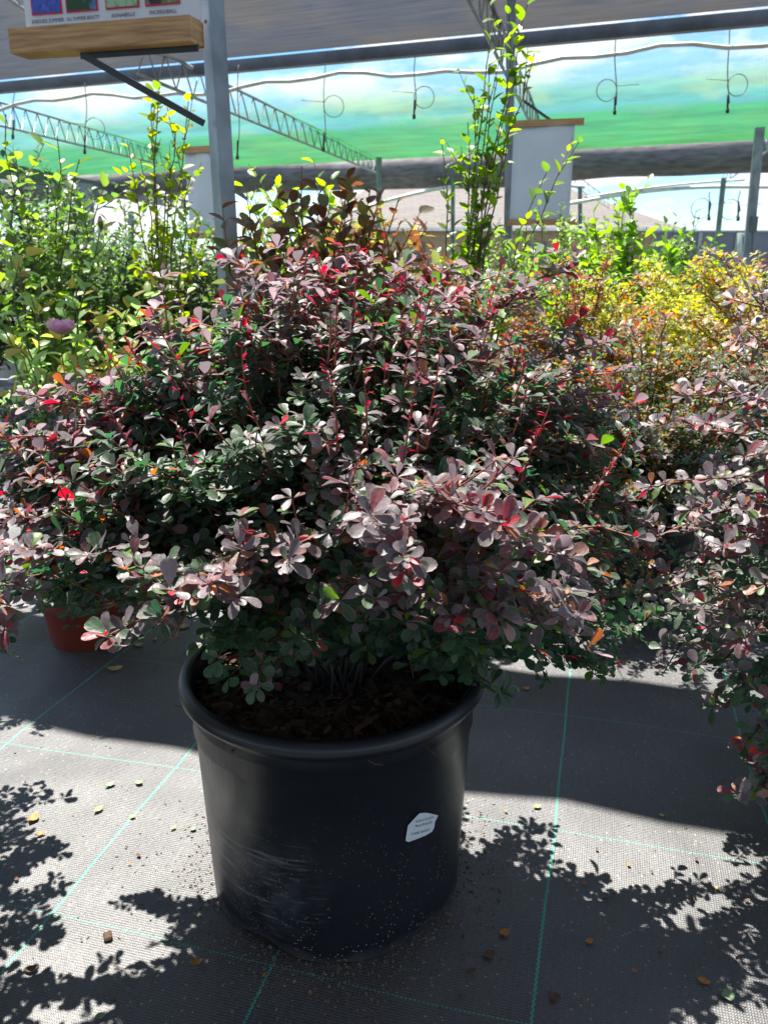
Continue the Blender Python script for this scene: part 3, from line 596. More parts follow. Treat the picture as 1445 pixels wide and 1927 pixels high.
def grow_barberry(lv, tubes, shoots, r, L, cen, rad, zlo, zhi, twn=7, dens=1.0, colfn=barberry_col, bias=0.0, twlen=(.05, .15), u0=.22):
    cen = np.array(cen); rad = np.array(rad)
    def outer(p):
        q = np.linalg.norm((p-cen)/rad); hz = (p[2]-zlo)/(zhi-zlo); return float(np.clip((hz-.55)*1.4+(q-.90)*1.5+.05+bias, .02, .9))
    L0 = L
    for P0, P1, P2, boost in shoots:
        L = L0*(1.15 if boost > .6 else 1.08 if boost > .4 else 1.0); boost = boost-.12+r.normal()*(.22 if boost < .6 else .10)
        path = bez(np.array(P0), np.array(P1), np.array(P2), 12); path[1:-1] += r.normal(size=(10, 3))*.006
        ln = np.sum(np.linalg.norm(np.diff(path, axis=0), axis=1)); tubes.tube(path, list(np.linspace(.0034, .0012, 12)), 5, cap=False)
        sl = np.concatenate([[0], np.cumsum(np.linalg.norm(np.diff(path, axis=0), axis=1))])
        def at(u):
            x = u*ln; i = min(int(np.searchsorted(sl, x)), 11); i = max(i, 1); f = (x-sl[i-1])/(sl[i]-sl[i-1]+1e-9); return path[i-1]*(1-f)+path[i]*f, nrm(path[i]-path[i-1])
        u = u0
        while u < .985:
            p, tg = at(u)
            out = nrm(p-cen); ax = nrm(rvec(r)*.65+UP*.85+out*.2+tg*.3)
            if r.random() < dens: rosette(lv, p, ax, r, L*(1.05 if u > .7 else .9), int(r.integers(4, 7)), lambda rd, p=p: colfn(r, min(1, outer(p)+boost), rd))
            u += .018/ln*r.uniform(.8, 1.3)
        p, tg = at(1.0); rosette(lv, p, nrm(tg+UP*.5), r, L*1.05, 7, lambda rd, p=p: colfn(r, min(1, outer(p)+boost), rd), int(r.integers(0, 3)) if r.random() < .5 else 0)
        for k in range(twn):
            u = r.uniform(.35, .96); p, tg = at(u); out = nrm(p-cen)
            d = nrm(tg*.7+rvec(r)*.8+out*.45+UP*.15); tl = r.uniform(*twlen)*(1.15-.55*u)
            q1 = p+d*tl*.5; q2 = p+d*tl+UP*tl*.16*r.uniform(-1, 1.4); tp = bez(p, q1, q2, 5); tubes.tube(tp, [.0018, .0016, .0014, .0012, .0008], 4, cap=False)
            nr = max(2, int(tl/.018))
            for j in range(nr):
                f = (j+1)/nr; pp = tp[0]*(1-f)**2+2*f*(1-f)*tp[2]+f*f*tp[4]
                if r.random() > dens: continue
                o = outer(pp)
                last = j == nr-1
                rosette(lv, pp, nrm(d*.4+UP*.8+out*.15+rvec(r)*.6), r, L*r.uniform(.8, 1.08), int(r.integers(5, 8)) if last else int(r.integers(3, 6)), lambda rd, o=o: colfn(r, min(1, o+boost), rd), (int(r.integers(1, 4)) if last and r.random() < .09 and o > .45 else 0))
def dome_shoots(r, base, cen, rad, n, lo=-15, accept=None, c1=.30):
    sh = []; tries = 0
    while len(sh) < n and tries < n*30:
        tries += 1
        az = r.uniform(0, 2*math.pi); s = r.uniform(math.sin(math.radians(lo)), 1); el = math.asin(s)
        k = r.uniform(.78, 1.05); tip = np.array(cen)+np.array([math.cos(az)*math.cos(el)*rad[0], math.sin(az)*math.cos(el)*rad[1], s*rad[2]])*k
        if accept and not accept(tip): continue
        b = np.array(base)+np.append(r.normal(size=2)*.018, 0); h = tip-b
        mid = b+np.array([h[0]*c1, h[1]*c1, max(.18, h[2]*.72+.12)]); sh.append((b, mid, tip, 0.0))
    return sh

# ------------------------------------------------------------------ pots
def pot_profile(h, rb, rt, lip=.018):
    return [(rb*.98, 0), (rb, .006), (rb+(rt-rb)*.84, h*.78), (rb+(rt-rb)*.845+.004, h*.789), (rb+(rt-rb)*.92, h*.865), (rb+(rt-rb)*.925+.004, h*.872), (rt, h-.044), (rt+.003, h-.040), (rt+.004, h-.032),
            (rt+lip*.80, h-.029), (rt+lip*1.1, h-.024), (rt+lip*1.2, h-.016), (rt+lip*1.05, h-.007), (rt+lip*.7, h-.001), (rt+lip*.3, h+.002), (rt, h-.003), (rt-.003, h-.02), (rt-.008, h-.10), (rb*.95, h*.3)]
def chips(m_, r, n, R, z, lo, hi, sz=(.008, .03), mats=2):
    for _ in range(n):
        a = r.uniform(0, 6.28); q = R*math.sqrt(r.random()); c = (q*math.cos(a), q*math.sin(a), z+r.uniform(lo, hi)); ax = nrm(rvec(r)*[1, 1, .3]); ay = nrm(np.cross(ax, nrm(rvec(r)*.5+UP))); l_ = r.uniform(*sz)
        m_.box(c, l_, l_*r.uniform(.25, .6), r.uniform(.002, .006), ax, ay, None, int(r.choice([0, 1, 1, 1, 2], p=[.2, .25, .2, .25, .1])))
# main
rng = np.random.default_rng(11)
PC = np.array([-.092, 1.359, 0])
main = thing('potted_barberry', 'large burgundy barberry shrub in the big scuffed black nursery pot, front and centre', 'potted shrub'); main.location = PC
def dent(q, a):
    x = q.copy(); k = max(0, 1-x[2]/.085); da = (a-math.radians(237)+math.pi) % (2*math.pi)-math.pi
    s = k*math.exp(-(da/.26)**2); x[:2] *= 1-.06*s; x[2] += .010*s*(1 if q[2] < .05 else 0)
    da = (a-math.radians(318)+math.pi) % (2*math.pi)-math.pi; s = k*math.exp(-(da/.22)**2); x[:2] *= 1-.05*s
    x[:2] *= 1+.004*math.sin(2*a+1)
    return x
prof = pot_profile(.455, .235, .2535)
# finer foot for the dents
prof = prof[:2]+[(.235+(.2535-.235)*.84*z/(.455*.78), z) for z in (.02, .04, .06, .08, .11, .2)]+prof[2:]
m_ = MB(); m_.lathe(prof, (0, 0, 0), 96, fn=dent); pot = m_.build('pot', M['pot'], main)
m_ = MB(); SR = .247; SZ = .402; v = [(0, 0, SZ+.012)]; f = []; nr, na = 14, 48
for i in range(1, nr+1):
    for j in range(na):
        a = 2*math.pi*j/na; q = SR*i/nr; v.append((q*math.cos(a), q*math.sin(a), SZ+.010*math.sin(q*40+3*math.sin(a*2))*.4+rng.uniform(-.005, .005)+.012*(1-i/nr)))
for j in range(na): f.append((0, 1+j, 1+(j+1) % na))
for i in range(nr-1):
    for j in range(na): a = 1+i*na+j; b_ = 1+i*na+(j+1) % na; f.append((a, b_, b_+na, a+na))
m_.add(v, f, 0); chips(m_, rng, 2400, SR*.985, SZ, .000, .014); chips(m_, rng, 60, SR*.93, SZ+.008, 0, .01, (.025, .055))
for _ in range(60):   # rootlets
    a = rng.uniform(0, 6.28); q = .24*math.sqrt(rng.random()); c = np.array([q*math.cos(a), q*math.sin(a), SZ+.016]); d = nrm(rvec(rng)*[1, 1, .1]); pts = [c+d*k*.012+rvec(rng)*.004*[1, 1, .6] for k in range(6)]; m_.tube(pts, .0008, 4, 2)
m_.build('soil', [M['soil'], M['chip'], M['chip_pale']], main, False)
# sticker
def rad_at(z): return .235+(.2535-.235)*.84*z/(.455*.78)+.0012
def on_pot(px, py, lift):
    """point of the pot's wall seen at a place of the picture"""
    d = ray(px, py); o = np.array([0, 0, EYE]); lo, hi = .5, 1.6
    best = None
    for k in range(4000):
        t_ = .7+k*.0003; p = o+d*t_; q = p-PC
        if q[2] < .45 and math.hypot(q[0], q[1]) < rad_at(q[2]): best = q; break
    dirn = nrm([best[0], best[1], 0]); return np.array([dirn[0]*(rad_at(best[2])+lift), dirn[1]*(rad_at(best[2])+lift), best[2]])
def wrap(A2, c, uax, vax, lift):
    th = c[0]+(A2[0]*uax[0]+A2[1]*vax[0])/rad_at(c[1]); z = c[1]+A2[0]*uax[1]+A2[1]*vax[1]; R_ = rad_at(z)+lift; return np.array([R_*math.cos(th), R_*math.sin(th), z])
outl = [(763, 1578), (767, 1553), (779, 1540), (789, 1530), (802, 1529), (824, 1534), (818, 1546), (816, 1558), (812, 1565), (800, 1572), (785, 1578), (768, 1584), (763, 1582)]
pts = [on_pot(x, y, .0006) for x, y in outl]; cc = on_pot(790, 1557, .0008)
m_ = MB(); m_.add([cc]+pts, [(0, 1+i, 1+(i+1) % len(pts)) for i in range(len(pts))], 0)
pl0 = on_pot(770, 1566, .0); pr0 = on_pot(818, 1553, .0); tl_ = math.atan2(pl0[1], pl0[0]); tr_ = math.atan2(pr0[1], pr0[0]); rr = rad_at(.28); du = np.array([(tr_-tl_)*rr, pr0[2]-pl0[2]]); du = du/np.linalg.norm(du); dvv = np.array([-du[1], du[0]])
for body, (x, y), wd in (('berberis thunberg', (799, 1541), 50), ('Royal Burgundy', (797, 1550), 46), ('CA.BC.20.SS.SV', (791, 1565), 50)):
    c3 = on_pot(x, y, 0); v, f = text_geo(body, .0075); w0 = max(q[0] for q in v)-min(q[0] for q in v); s_ = wd/F_PX*1.33/w0
    m_.add([wrap((q[0]*s_, q[1]*s_-.002), (math.atan2(c3[1], c3[0]), c3[2]), du, dvv, .0016) for q in v], f, 1)
m_.build('label_sticker', [M['paper'], M['ink']], pot, True)

# shoots of the main shrub, in world coordinates then moved to the thing
BC = PC+np.array([0, .02, .40]); CEN = np.array([-.10, 1.40, .56]); RAD = np.array([.50, .35, .56])
def acc_main(tp):
    if tp[1] < 1.26 and tp[2] < .60: return False
    if tp[2] < .47: return False
    if tp[0] < -.38 and tp[2] < .56: return False
    return True
shoots = dome_shoots(rng, BC, CEN, RAD, 140, -12, acc_main)+dome_shoots(rng, BC, CEN+[0, 0, .02], RAD*.6, 70, -5, lambda q: q[2] > .55)
def aimed(base, tips, r, boost=.3):
    out = []
    for px, py, y in tips:
        tip = P(px, py, y); b = np.array(base)+np.append(r.normal(size=2)*.018, 0); h = tip-b
        out.append((b, b+np.array([h[0]*.35, h[1]*.35, max(.15, h[2]*.75+.14)]), tip, boost))
    return out
front = [(305, 1160, 1.08), (395, 1105, 1.10), (485, 1290, 1.06), (410, 1240, 1.08), (560, 1200, 1.10), (765, 1050, .97), (770, 1085, .98), (730, 1010, 1.0), (945, 985, 1.0), (905, 960, 1.02), (1000, 1010, 1.04), (1060, 1050, 1.08), (940, 1160, 1.04),
         (850, 1160, 1.04), (1082, 1165, 1.12), (945, 1305, 1.13), (900, 1240, 1.12), (1010, 1220, 1.18), (1120, 1270, 1.30), (1190, 1010, 1.15), (1130, 1080, 1.2), (440, 885, 1.02), (330, 940, 1.05), (270, 930, 1.08), (490, 900, 1.02),
         (620, 830, 1.0), (800, 715, 1.08), (760, 760, 1.08), (640, 1130, 1.08), (690, 1170, 1.12), (600, 920, .98), (680, 880, .98), (540, 1060, 1.02), (820, 900, 1.02)]
left = [(55, 742, 1.32), (120, 760, 1.3), (8, 822, 1.3), (40, 860, 1.25), (110, 830, 1.2), (165, 870, 1.18), (230, 800, 1.2), (60, 975, 1.2), (10, 1040, 1.22), (120, 1010, 1.18), (205, 1195, 1.2), (190, 1040, 1.15), (270, 1090, 1.15),
        (320, 760, 1.25), (210, 730, 1.35), (-40, 900, 1.25), (-60, 1000, 1.25), (150, 940, 1.15), (20, 930, 1.2), (140, 800, 1.25), (90, 905, 1.2), (250, 980, 1.12), (60, 1060, 1.25)]
topl = [(432, 495, 1.45), (330, 715, 1.35), (270, 625, 1.45), (455, 560, 1.4), (510, 545, 1.45), (560, 500, 1.5), (648, 465, 1.5), (700, 490, 1.5), (605, 520, 1.45), (760, 500, 1.55), (850, 505, 1.5), (940, 515, 1.5), (1070, 510, 1.5), (1000, 560, 1.5),
        (1130, 645, 1.5), (1190, 760, 1.5), (1060, 620, 1.45), (350, 650, 1.45), (300, 640, 1.5), (380, 610, 1.45), (870, 560, 1.4), (1170, 700, 1.55), (900, 640, 1.3), (1100, 830, 1.35), (1180, 860, 1.4), (520, 640, 1.3), (650, 600, 1.35), (760, 620, 1.35)]
left = [(px, py, 1.42-max(0, py-730)*.0009) for px, py, y in left]
front = [(px, py, y-(.08 if 1200 > py > 940 else -.14 if py < 945 else 0)) for px, py, y in front]
sprays = [(760, 1075, .91), (730, 1015, .94), (935, 990, .93), (975, 1000, .96), (1040, 1035, .99), (935, 1160, .96), (870, 1155, .98), (1082, 1160, 1.0), (305, 1165, .98), (360, 1120, 1.0), (430, 1090, 1.03)]
right = [(1150, 740, 1.5), (1170, 800, 1.45), (1190, 900, 1.42), (1120, 900, 1.38), (1060, 860, 1.38), (1100, 960, 1.3), (1170, 960, 1.36), (1130, 1040, 1.3), (1210, 980, 1.42), (1090, 780, 1.45), (1140, 860, 1.45), (1080, 700, 1.5), (1200, 1060, 1.4), (1160, 1110, 1.38)]
shoots += aimed(BC, right, rng, .2)
shoots += aimed(BC, sprays, rng, .7)+aimed(BC, [q for q in front if q[1] < 1175], rng, .36)+aimed(BC, [q for q in front if q[1] >= 1175], rng, .05)+aimed(BC, left, rng, .62)+aimed(BC, topl, rng, .45)
low = [(650, 1190, 1.2), (720, 1185, 1.22), (780, 1195, 1.22), (590, 1205, 1.2), (700, 1150, 1.25), (620, 1160, 1.25), (830, 1215, 1.2), (540, 1200, 1.2), (560, 1150, 1.25), (760, 1140, 1.22), (670, 1110, 1.2), (800, 1160, 1.2), (500, 1170, 1.2), (860, 1190, 1.22),
       (1060, 1235, 1.3), (1150, 1245, 1.4), (1200, 1200, 1.45), (1100, 1200, 1.3), (1220, 1150, 1.5), (1000, 1190, 1.25), (1180, 1120, 1.4), (1080, 1130, 1.28), (960, 1230, 1.28), (1030, 1160, 1.3), (90, 1110, 1.3), (40, 1120, 1.3), (150, 1120, 1.28), (230, 1130, 1.25), (300, 1120, 1.25), (200, 1100, 1.3), (10, 1090, 1.3), (270, 1080, 1.3)]
shoots += aimed(BC, low, rng, -.15)
lv = Leaves(); tb = MB()
# thin upright new shoots on top
for k in range(75):
    a = rng.uniform(0, 6.28); q = math.sqrt(rng.random())*.92; x_, y_ = q*math.cos(a), q*math.sin(a); p = CEN+RAD*[x_, y_, .93*math.sqrt(max(0, 1-q*q))]; tip = p+nrm([x_*.5+rng.normal()*.12, y_*.4+rng.normal()*.12, 1])*rng.uniform(.06, .15)
    pt_ = bez(p, (p+tip)/2+rng.normal(size=3)*.008, tip, 8); tb.tube(pt_, list(np.linspace(.0016, .0008, 8)), 4, cap=False)
    for j in range(8):
        for z_ in range(2):
            d = nrm(rvec(rng)*.7+UP*.7); l_ = .018*rng.uniform(.5, 1.1)*(1-.04*j); c_ = mixc(mixc(PUR2, WINE, rng.random()), RED, .45*rng.random() if j > 4 else .12*rng.random()); lv.add(pt_[j]+rng.normal(size=3)*.001, d, nrm(UP-d*d[2]+rvec(rng)*.3), l_, l_*.25, c_*rng.uniform(.8, 1.3), rng.uniform(0, .4))
grow_barberry(lv, tb, shoots, rng, .0272, CEN, RAD, .42, 1.12, 8, .88, u0=.24)
lv.p = [q-PC for q in lv.p]; tb.v = [tuple(np.array(q)-PC) for q in tb.v]
lv.build('foliage', M['barberry'], main, T_HI); tb.build('branches', M['bark_stem'], main)
print('main leaves', len(lv.p))

def barberry_plant(name, label, px_loc, cen, rad, n, L, seed, potr=(.27, .11, .14), potm='dark_pot', colfn=barberry_col, tips=None, bias=0, dens=.85, zlo=.35, zhi=1.0, twn=7, tm_=None, accept=None, lo=-32, cat='potted shrub', twlen=(.05, .15), group=None, stem='bark_stem', mat='barberry'):
    r = np.random.default_rng(seed); t = thing(name, label, cat, group); c = np.array([px_loc[0], px_loc[1], 0.]); t.location = c
    h, rb, rt = potr; m_ = MB(); m_.lathe(pot_profile(h, rb, rt, .010), (0, 0, 0), 40); m_.build('pot', M[potm], t)
    m_ = MB(); m_.lathe([(0.001, h-.045), (rt*.5, h-.04), (rt*.985, h-.05)], (0, 0, 0), 24); chips(m_, r, 120, rt*.95, h-.045, 0, .01); m_.build('soil', [M['soil'], M['chip'], M['chip_pale']], t, False)
    base = c+np.array([0, 0, h-.05]); sh = dome_shoots(r, base, cen, rad, n, lo, accept)
    if tips: sh += aimed(base, tips, r, .3)
    lv = Leaves(); tb = MB(); grow_barberry(lv, tb, sh, r, L, cen, rad, zlo, zhi, twn, dens, colfn, bias, twlen)
    lv.p = [q-c for q in lv.p]; tb.v = [tuple(np.array(q)-c) for q in tb.v]
    lv.build('foliage', M[mat], t, tm_ or T_BLO); tb.build('branches', M[stem], t); print(name, len(lv.p)); return t
# right bush
rt_tips = [(1380, 565, 1.5), (1385, 640, 1.45), (1290, 745, 1.45), (1440, 760, 1.4), (1225, 915, 1.35), (1300, 960, 1.3), (1360, 1030, 1.2), (1440, 1100, 1.15), (1210, 1020, 1.35), (1420, 1490, 1.18), (1400, 1400, 1.25), (1340, 1330, 1.3), (1300, 1260, 1.35), (1250, 1220, 1.4),
           (1380, 1300, 1.25), (1440, 1420, 1.2), (1400, 860, 1.3), (1330, 800, 1.4), (1200, 1120, 1.4), (1260, 1080, 1.35), (1330, 1180, 1.25), (1400, 1200, 1.2), (1230, 800, 1.6), (1340, 900, 1.3), (1440, 920, 1.3), (1290, 1150, 1.35), (1440, 1480, 1.2), (1320, 1040, 1.28), (1400, 960, 1.25), (1180, 1180, 1.45)]
barberry_plant('potted_barberry', 'sprawling burgundy barberry at the right edge with drooping green lower branches', (1.22, 1.74), (1.18, 1.70, .54), (.58, .44, .44), 150, .0265, 21, (.36, .21, .25), 'dark_pot', tips=rt_tips, bias=-.02, zlo=.30, zhi=1.0, tm_=T_HI, dens=.88, twn=8)
# red pot plant
barberry_plant('potted_barberry', 'burgundy barberry in a rust red pot at the left, behind the big shrub', (H(190, 1175)[0], 2.42), (H(190, 1175)[0]+.02, 2.40, .52), (.46, .36, .28), 80, .0255, 31, (.235, .125, .150), 'red_pot', zlo=.3, zhi=.8, tm_=T_BLO, dens=.85, tips=[(120, 1130, 2.2), (170, 1145, 2.2), (230, 1140, 2.2), (265, 1130, 2.2), (150, 1100, 2.2), (200, 1120, 2.15), (100, 1110, 2.25)], accept=lambda q: q[2] > (.42 if q[1] < 2.45 else .3))
barberry_plant('potted_barberry', 'dark purple barberry mostly outside the left edge, its leaves hanging by the rust red pot', (-1.12, 1.38), (-1.09, 1.36, .54), (.45, .52, .30), 90, .028, 32, (.36, .2, .24), 'dark_pot', zlo=.3, zhi=.8, tm_=T_HI, dens=.85, bias=.3, accept=lambda q: q[2] > .50, tips=[(22, 1140, 1.15), (10, 1180, 1.12), (-30, 1050, 1.1), (70, 1110, 1.2)])
def orange_col(r, o, tip=False):
    if tip: return mixc(RED, ORG, r.random())*.9
    x = r.random()
    if x < .34: return mixc((.34, .13, .05), (.42, .25, .05), r.random())*r.uniform(.8, 1.2)
    if x < .55: return mixc(WINE, ORG, r.random())
    if x < .72: return np.array((.32, .30, .05))*r.uniform(.7, 1.1)
    return mixc(PUR, GRN2, r.random())
def gold_col(r, o, tip=False):
    if tip: return np.array((.60, .36, .06))
    return mixc((.40, .36, .06), (.24, .28, .06), r.random())*r.uniform(.75, 1.2)
def bp(px, py, y): return P(px, py, y)
barberry_plant('potted_barberry', 'burgundy barberry with orange tips just behind the big shrub on its right', (.90, 2.75), (.84, 2.62, .60), (.46, .40, .44), 75, .023, 41, (.3, .15, .18), zlo=.35, zhi=1.0, dens=.8, twn=6, bias=.25, tips=[(1120, 1000, 2.4), (1180, 1020, 2.4), (1140, 1060, 2.35), (1080, 1040, 2.35), (1220, 1060, 2.4), (1100, 1100, 2.3), (1180, 1110, 2.3), (1060, 960, 2.4), (1240, 980, 2.4), (1150, 960, 2.35), (1210, 1120, 2.35), (1130, 1130, 2.3)], colfn=lambda r, o, t=False: orange_col(r, o, t) if r.random() < .3 else barberry_col(r, o, t))
barberry_plant('potted_barberry', 'dark burgundy barberry in the middle behind the right edge shrub', (1.40, 2.75), (1.40, 2.75, .66), (.46, .4, .36), 75, .024, 42, (.3, .15, .18), zlo=.35, zhi=1.0, dens=.8, twn=6, bias=.2, colfn=lambda r, o, t=False: orange_col(r, o, t) if r.random() < .35 else barberry_col(r, o, t))
barberry_plant('potted_barberry', 'coral and orange tinted barberry seen above the big shrub, left of the golden one', (.78, 3.35), (.78, 3.35, .74), (.38, .36, .42), 65, .026, 43, (.3, .15, .18), colfn=orange_col, zlo=.3, zhi=1.0, dens=.8, twn=6)
barberry_plant('potted_barberry', 'golden yellow barberry glowing between the burgundy shrubs', (1.12, 3.6), (1.12, 3.6, .66), (.42, .38, .44), 85, .026, 44, (.3, .15, .18), colfn=gold_col, zlo=.3, zhi=1.0, dens=.85, twn=6, mat='leaf', stem='green_stem')
barberry_plant('potted_barberry', 'yellow and orange barberry mixed with red tips at the upper right', (1.55, 3.3), (1.55, 3.3, .82), (.50, .4, .44), 110, .026, 45, (.3, .15, .18), colfn=lambda r, o, t=False: orange_col(r, o, t) if r.random() < .55 else gold_col(r, o, t), zlo=.3, zhi=1.0, dens=.85, twn=6)
barberry_plant('potted_barberry', 'golden barberry behind the orange tipped shrubs, beside the green bushes', (1.6, 4.4), (1.6, 4.4, .76), (.75, .45, .42), 90, .032, 46, (.3, .15, .18), colfn=gold_col, zlo=.3, zhi=1.0, dens=.75, twn=6, mat='leaf', stem='green_stem')
barberry_plant('potted_barberry', 'pinkish burgundy barberry half hidden behind the top of the big shrub', (.25, 2.95), (.25, 2.95, .72), (.40, .36, .40), 60, .026, 47, (.3, .15, .18), zlo=.2, zhi=.9, dens=.8, twn=6, bias=.4, colfn=lambda r, o, t=False: orange_col(r, o, t) if r.random() < .3 else barberry_col(r, o, t))

# ------------------------------------------------------------------ other plants
def leafy(name, label, cat, loc, height, spread, nst, L, wr, cols, seed, step=.035, twn=5, twl=(.08, .22), stem='grey_stem', pot=(.3, .14, .17), potm='dark_pot', ax_up=.2, group=None, bare=.15, upr=.35, tm_=T_LO, tipc=None, curl=.3, lean=(0, 0), tips=None, bulge=1.0, droop=0.0, hmin=.62):
    r = np.random.default_rng(seed); t = thing(name, label, cat, group); c = np.array([loc[0], loc[1], 0.]); t.location = c; h, rb, rt = pot
    if pot: m_ = MB(); m_.lathe(pot_profile(h, rb, rt, .010), (0, 0, 0), 32); m_.build('pot', M[potm], t); m_ = MB(); m_.lathe([(0.001, h-.04), (rt*.97, h-.05)], (0, 0, 0), 20); m_.build('soil', M['soil'], t)
    lv = Leaves(); tb = MB(); cols = [np.array(q) for q in cols]
    def leafrun(path, L_, u0, hi):
        seg = np.linalg.norm(np.diff(path, axis=0), axis=1); ln = seg.sum(); sl = np.concatenate([[0], np.cumsum(seg)]); x = u0*ln; k = r.uniform(0, 6)
        while x < ln:
            i = max(1, min(int(np.searchsorted(sl, x)), len(path)-1)); f = (x-sl[i-1])/(sl[i]-sl[i-1]+1e-9); p = path[i-1]*(1-f)+path[i]*f; tg = nrm(path[i]-path[i-1])
            e1 = nrm(np.cross(tg, UP+np.array([.01, .02, 0]))); e2 = np.cross(tg, e1); k += 2.4; rad = e1*math.cos(k)+e2*math.sin(k)
            d = nrm(tg*.45+rad*.8+UP*ax_up+rvec(r)*.25-UP*droop); nn = nrm(UP*.7+tg*.4-rad*.2+rvec(r)*.5); l_ = L_*r.uniform(.6, 1.15)
            last = x > ln-step*2.2
            cc = cols[int(r.integers(len(cols)))]*r.uniform(.75, 1.25)
            if tipc is not None and ((last and r.random() < .5) or (p[2] > hi and r.random() < .18)): cc = np.array(tipc)*r.uniform(.7, 1.2)
            lv.add(p, d, nn, l_, l_*wr*r.uniform(.85, 1.15), cc, r.uniform(0, curl)); x += step*r.uniform(.6, 1.4)
    targets = []
    for k in range(nst):
        a = r.uniform(0, 6.28); q = spread*math.sqrt(r.random()); hh = height*r.uniform(hmin, 1.0)*(1-.35*(q/spread)**2*bulge)
        targets.append((c[0]+q*math.cos(a)+lean[0], c[1]+q*math.sin(a)+lean[1], hh))
    if tips: targets += [tuple(q) for q in tips]
    for tx, ty, hh in targets:
        b = np.array([c[0]+r.normal()*.025, c[1]+r.normal()*.025, h-.05]); tip = np.array([tx, ty, hh]); hv = tip-b
        path = bez(b, b+np.array([hv[0]*upr, hv[1]*upr, hv[2]*.6]), tip, 10); path[1:-1] += r.normal(size=(8, 3))*.008
        tb.tube(path, list(np.linspace(.006, .0018, 10)), 5, cap=False); leafrun(path, L, max(bare, .12), hh*.9)
        for j in range(twn):
            u = int(r.integers(2, 9)); 
            if u/10 < bare: continue
            p = path[u]; tg = nrm(path[u]-path[u-1]); d = nrm(tg*.8+rvec(r)*.75+UP*.2); tl = r.uniform(*twl); tp = bez(p, p+d*tl*.5, p+d*tl+UP*tl*.2, 5); tb.tube(tp, [.0025, .002, .0018, .0014, .001], 4, cap=False); leafrun(tp, L*.9, .15, hh*.9)
    lv.p = [q-c for q in lv.p]; tb.v = [tuple(np.array(q)-c) for q in tb.v]
    lv.build('foliage', M['leaf'], t, tm_); tb.build('stems', M[stem], t); print(name, len(lv.p)); return t, c
G1, G2, G3 = (.085, .15, .035), (.16, .25, .05), (.06, .10, .045)
YG = (.25, .36, .04)
# copper shrub (ninebark) behind the main one
cx = P(600, 400, 2.75)
leafy('copper_shrub', 'copper and olive leaved shrub rising behind the big burgundy one', 'potted shrub', (cx[0]+.02, 2.75), 1.40, .44, 60, .062, .32, [(.12, .10, .045), (.11, .13, .045), (.16, .10, .04), (.19, .18, .055)], 61, hmin=.78, step=.032, twn=7, twl=(.06, .18), tipc=(.13, .055, .03), tm_=T_OV, tips=[P(568, 312, 2.7), P(655, 345, 2.7), P(472, 425, 2.75), P(755, 415, 2.75), P(690, 400, 2.75), P(520, 455, 2.7)], bulge=.45, stem='bark_stem')
cx = P(575, 400, 3.6)
leafy('green_shrub', 'bright lime green shrub peeking out behind the copper leaved one', 'potted shrub', (cx[0], 3.6), 1.50, .28, 18, .075, .30, [YG, (.30, .42, .05), G2], 62, step=.045, twn=5, tm_=T_OV, tips=[P(520, 350, 3.6), P(625, 330, 3.6), P(650, 345, 3.6), P(480, 375, 3.6)], bulge=.5, stem='green_stem')
# tall saplings
cx = P(868, 480, 3.5)
leafy('tall_sapling', 'tall slender green sapling reaching the top of the picture before the white banner', 'sapling', (cx[0], 3.5), 1.5, .18, 2, .056, .30, [(.13, .22, .03), (.20, .30, .04), (.09, .16, .03)], 63, step=.038, twn=5, twl=(.06, .20), tm_=T_OV, bare=.42, stem='grey_stem',
      tips=[P(992, 8, 3.35), P(975, 60, 3.4), P(930, 40, 3.45), P(905, 190, 3.5), P(880, 230, 3.5), P(830, 260, 3.55), P(935, 150, 3.4), P(1090, 265, 3.4), P(1030, 320, 3.45), P(960, 230, 3.4), P(850, 400, 3.5), P(1005, 100, 3.35), P(920, 120, 3.45)], upr=.25)
cx = P(300, 480, 3.9)
leafy('tall_sapling', 'sparse yellow green sapling left of the near steel post', 'sapling', (cx[0], 3.9), 1.5, .20, 3, .056, .34, [(.20, .28, .03), (.28, .32, .04), (.12, .18, .03)], 64, step=.038, twn=6, twl=(.06, .22), tm_=T_OV, bare=.35, stem='grey_stem',
      tips=[P(300, 155, 3.9), P(355, 190, 3.9), P(285, 200, 3.9), P(240, 265, 3.9), P(330, 240, 3.9), P(265, 300, 3.9), P(360, 330, 3.9), P(320, 290, 3.9), P(375, 400, 3.9)], upr=.25)
cx = P(60, 480, 3.4)
leafy('tall_sapling', 'loose leafy green shrub with high shoots at the far left', 'sapling', (cx[0], 3.4), 1.42, .30, 14, .064, .34, [G2, (.18, .26, .04), G1], 65, step=.040, twn=5, twl=(.06, .2), tm_=T_OV, bare=.3, tips=[P(12, 215, 3.3), P(108, 255, 3.4), P(150, 300, 3.4), P(30, 290, 3.4), P(-30, 240, 3.4), P(200, 340, 3.4)], upr=.3)
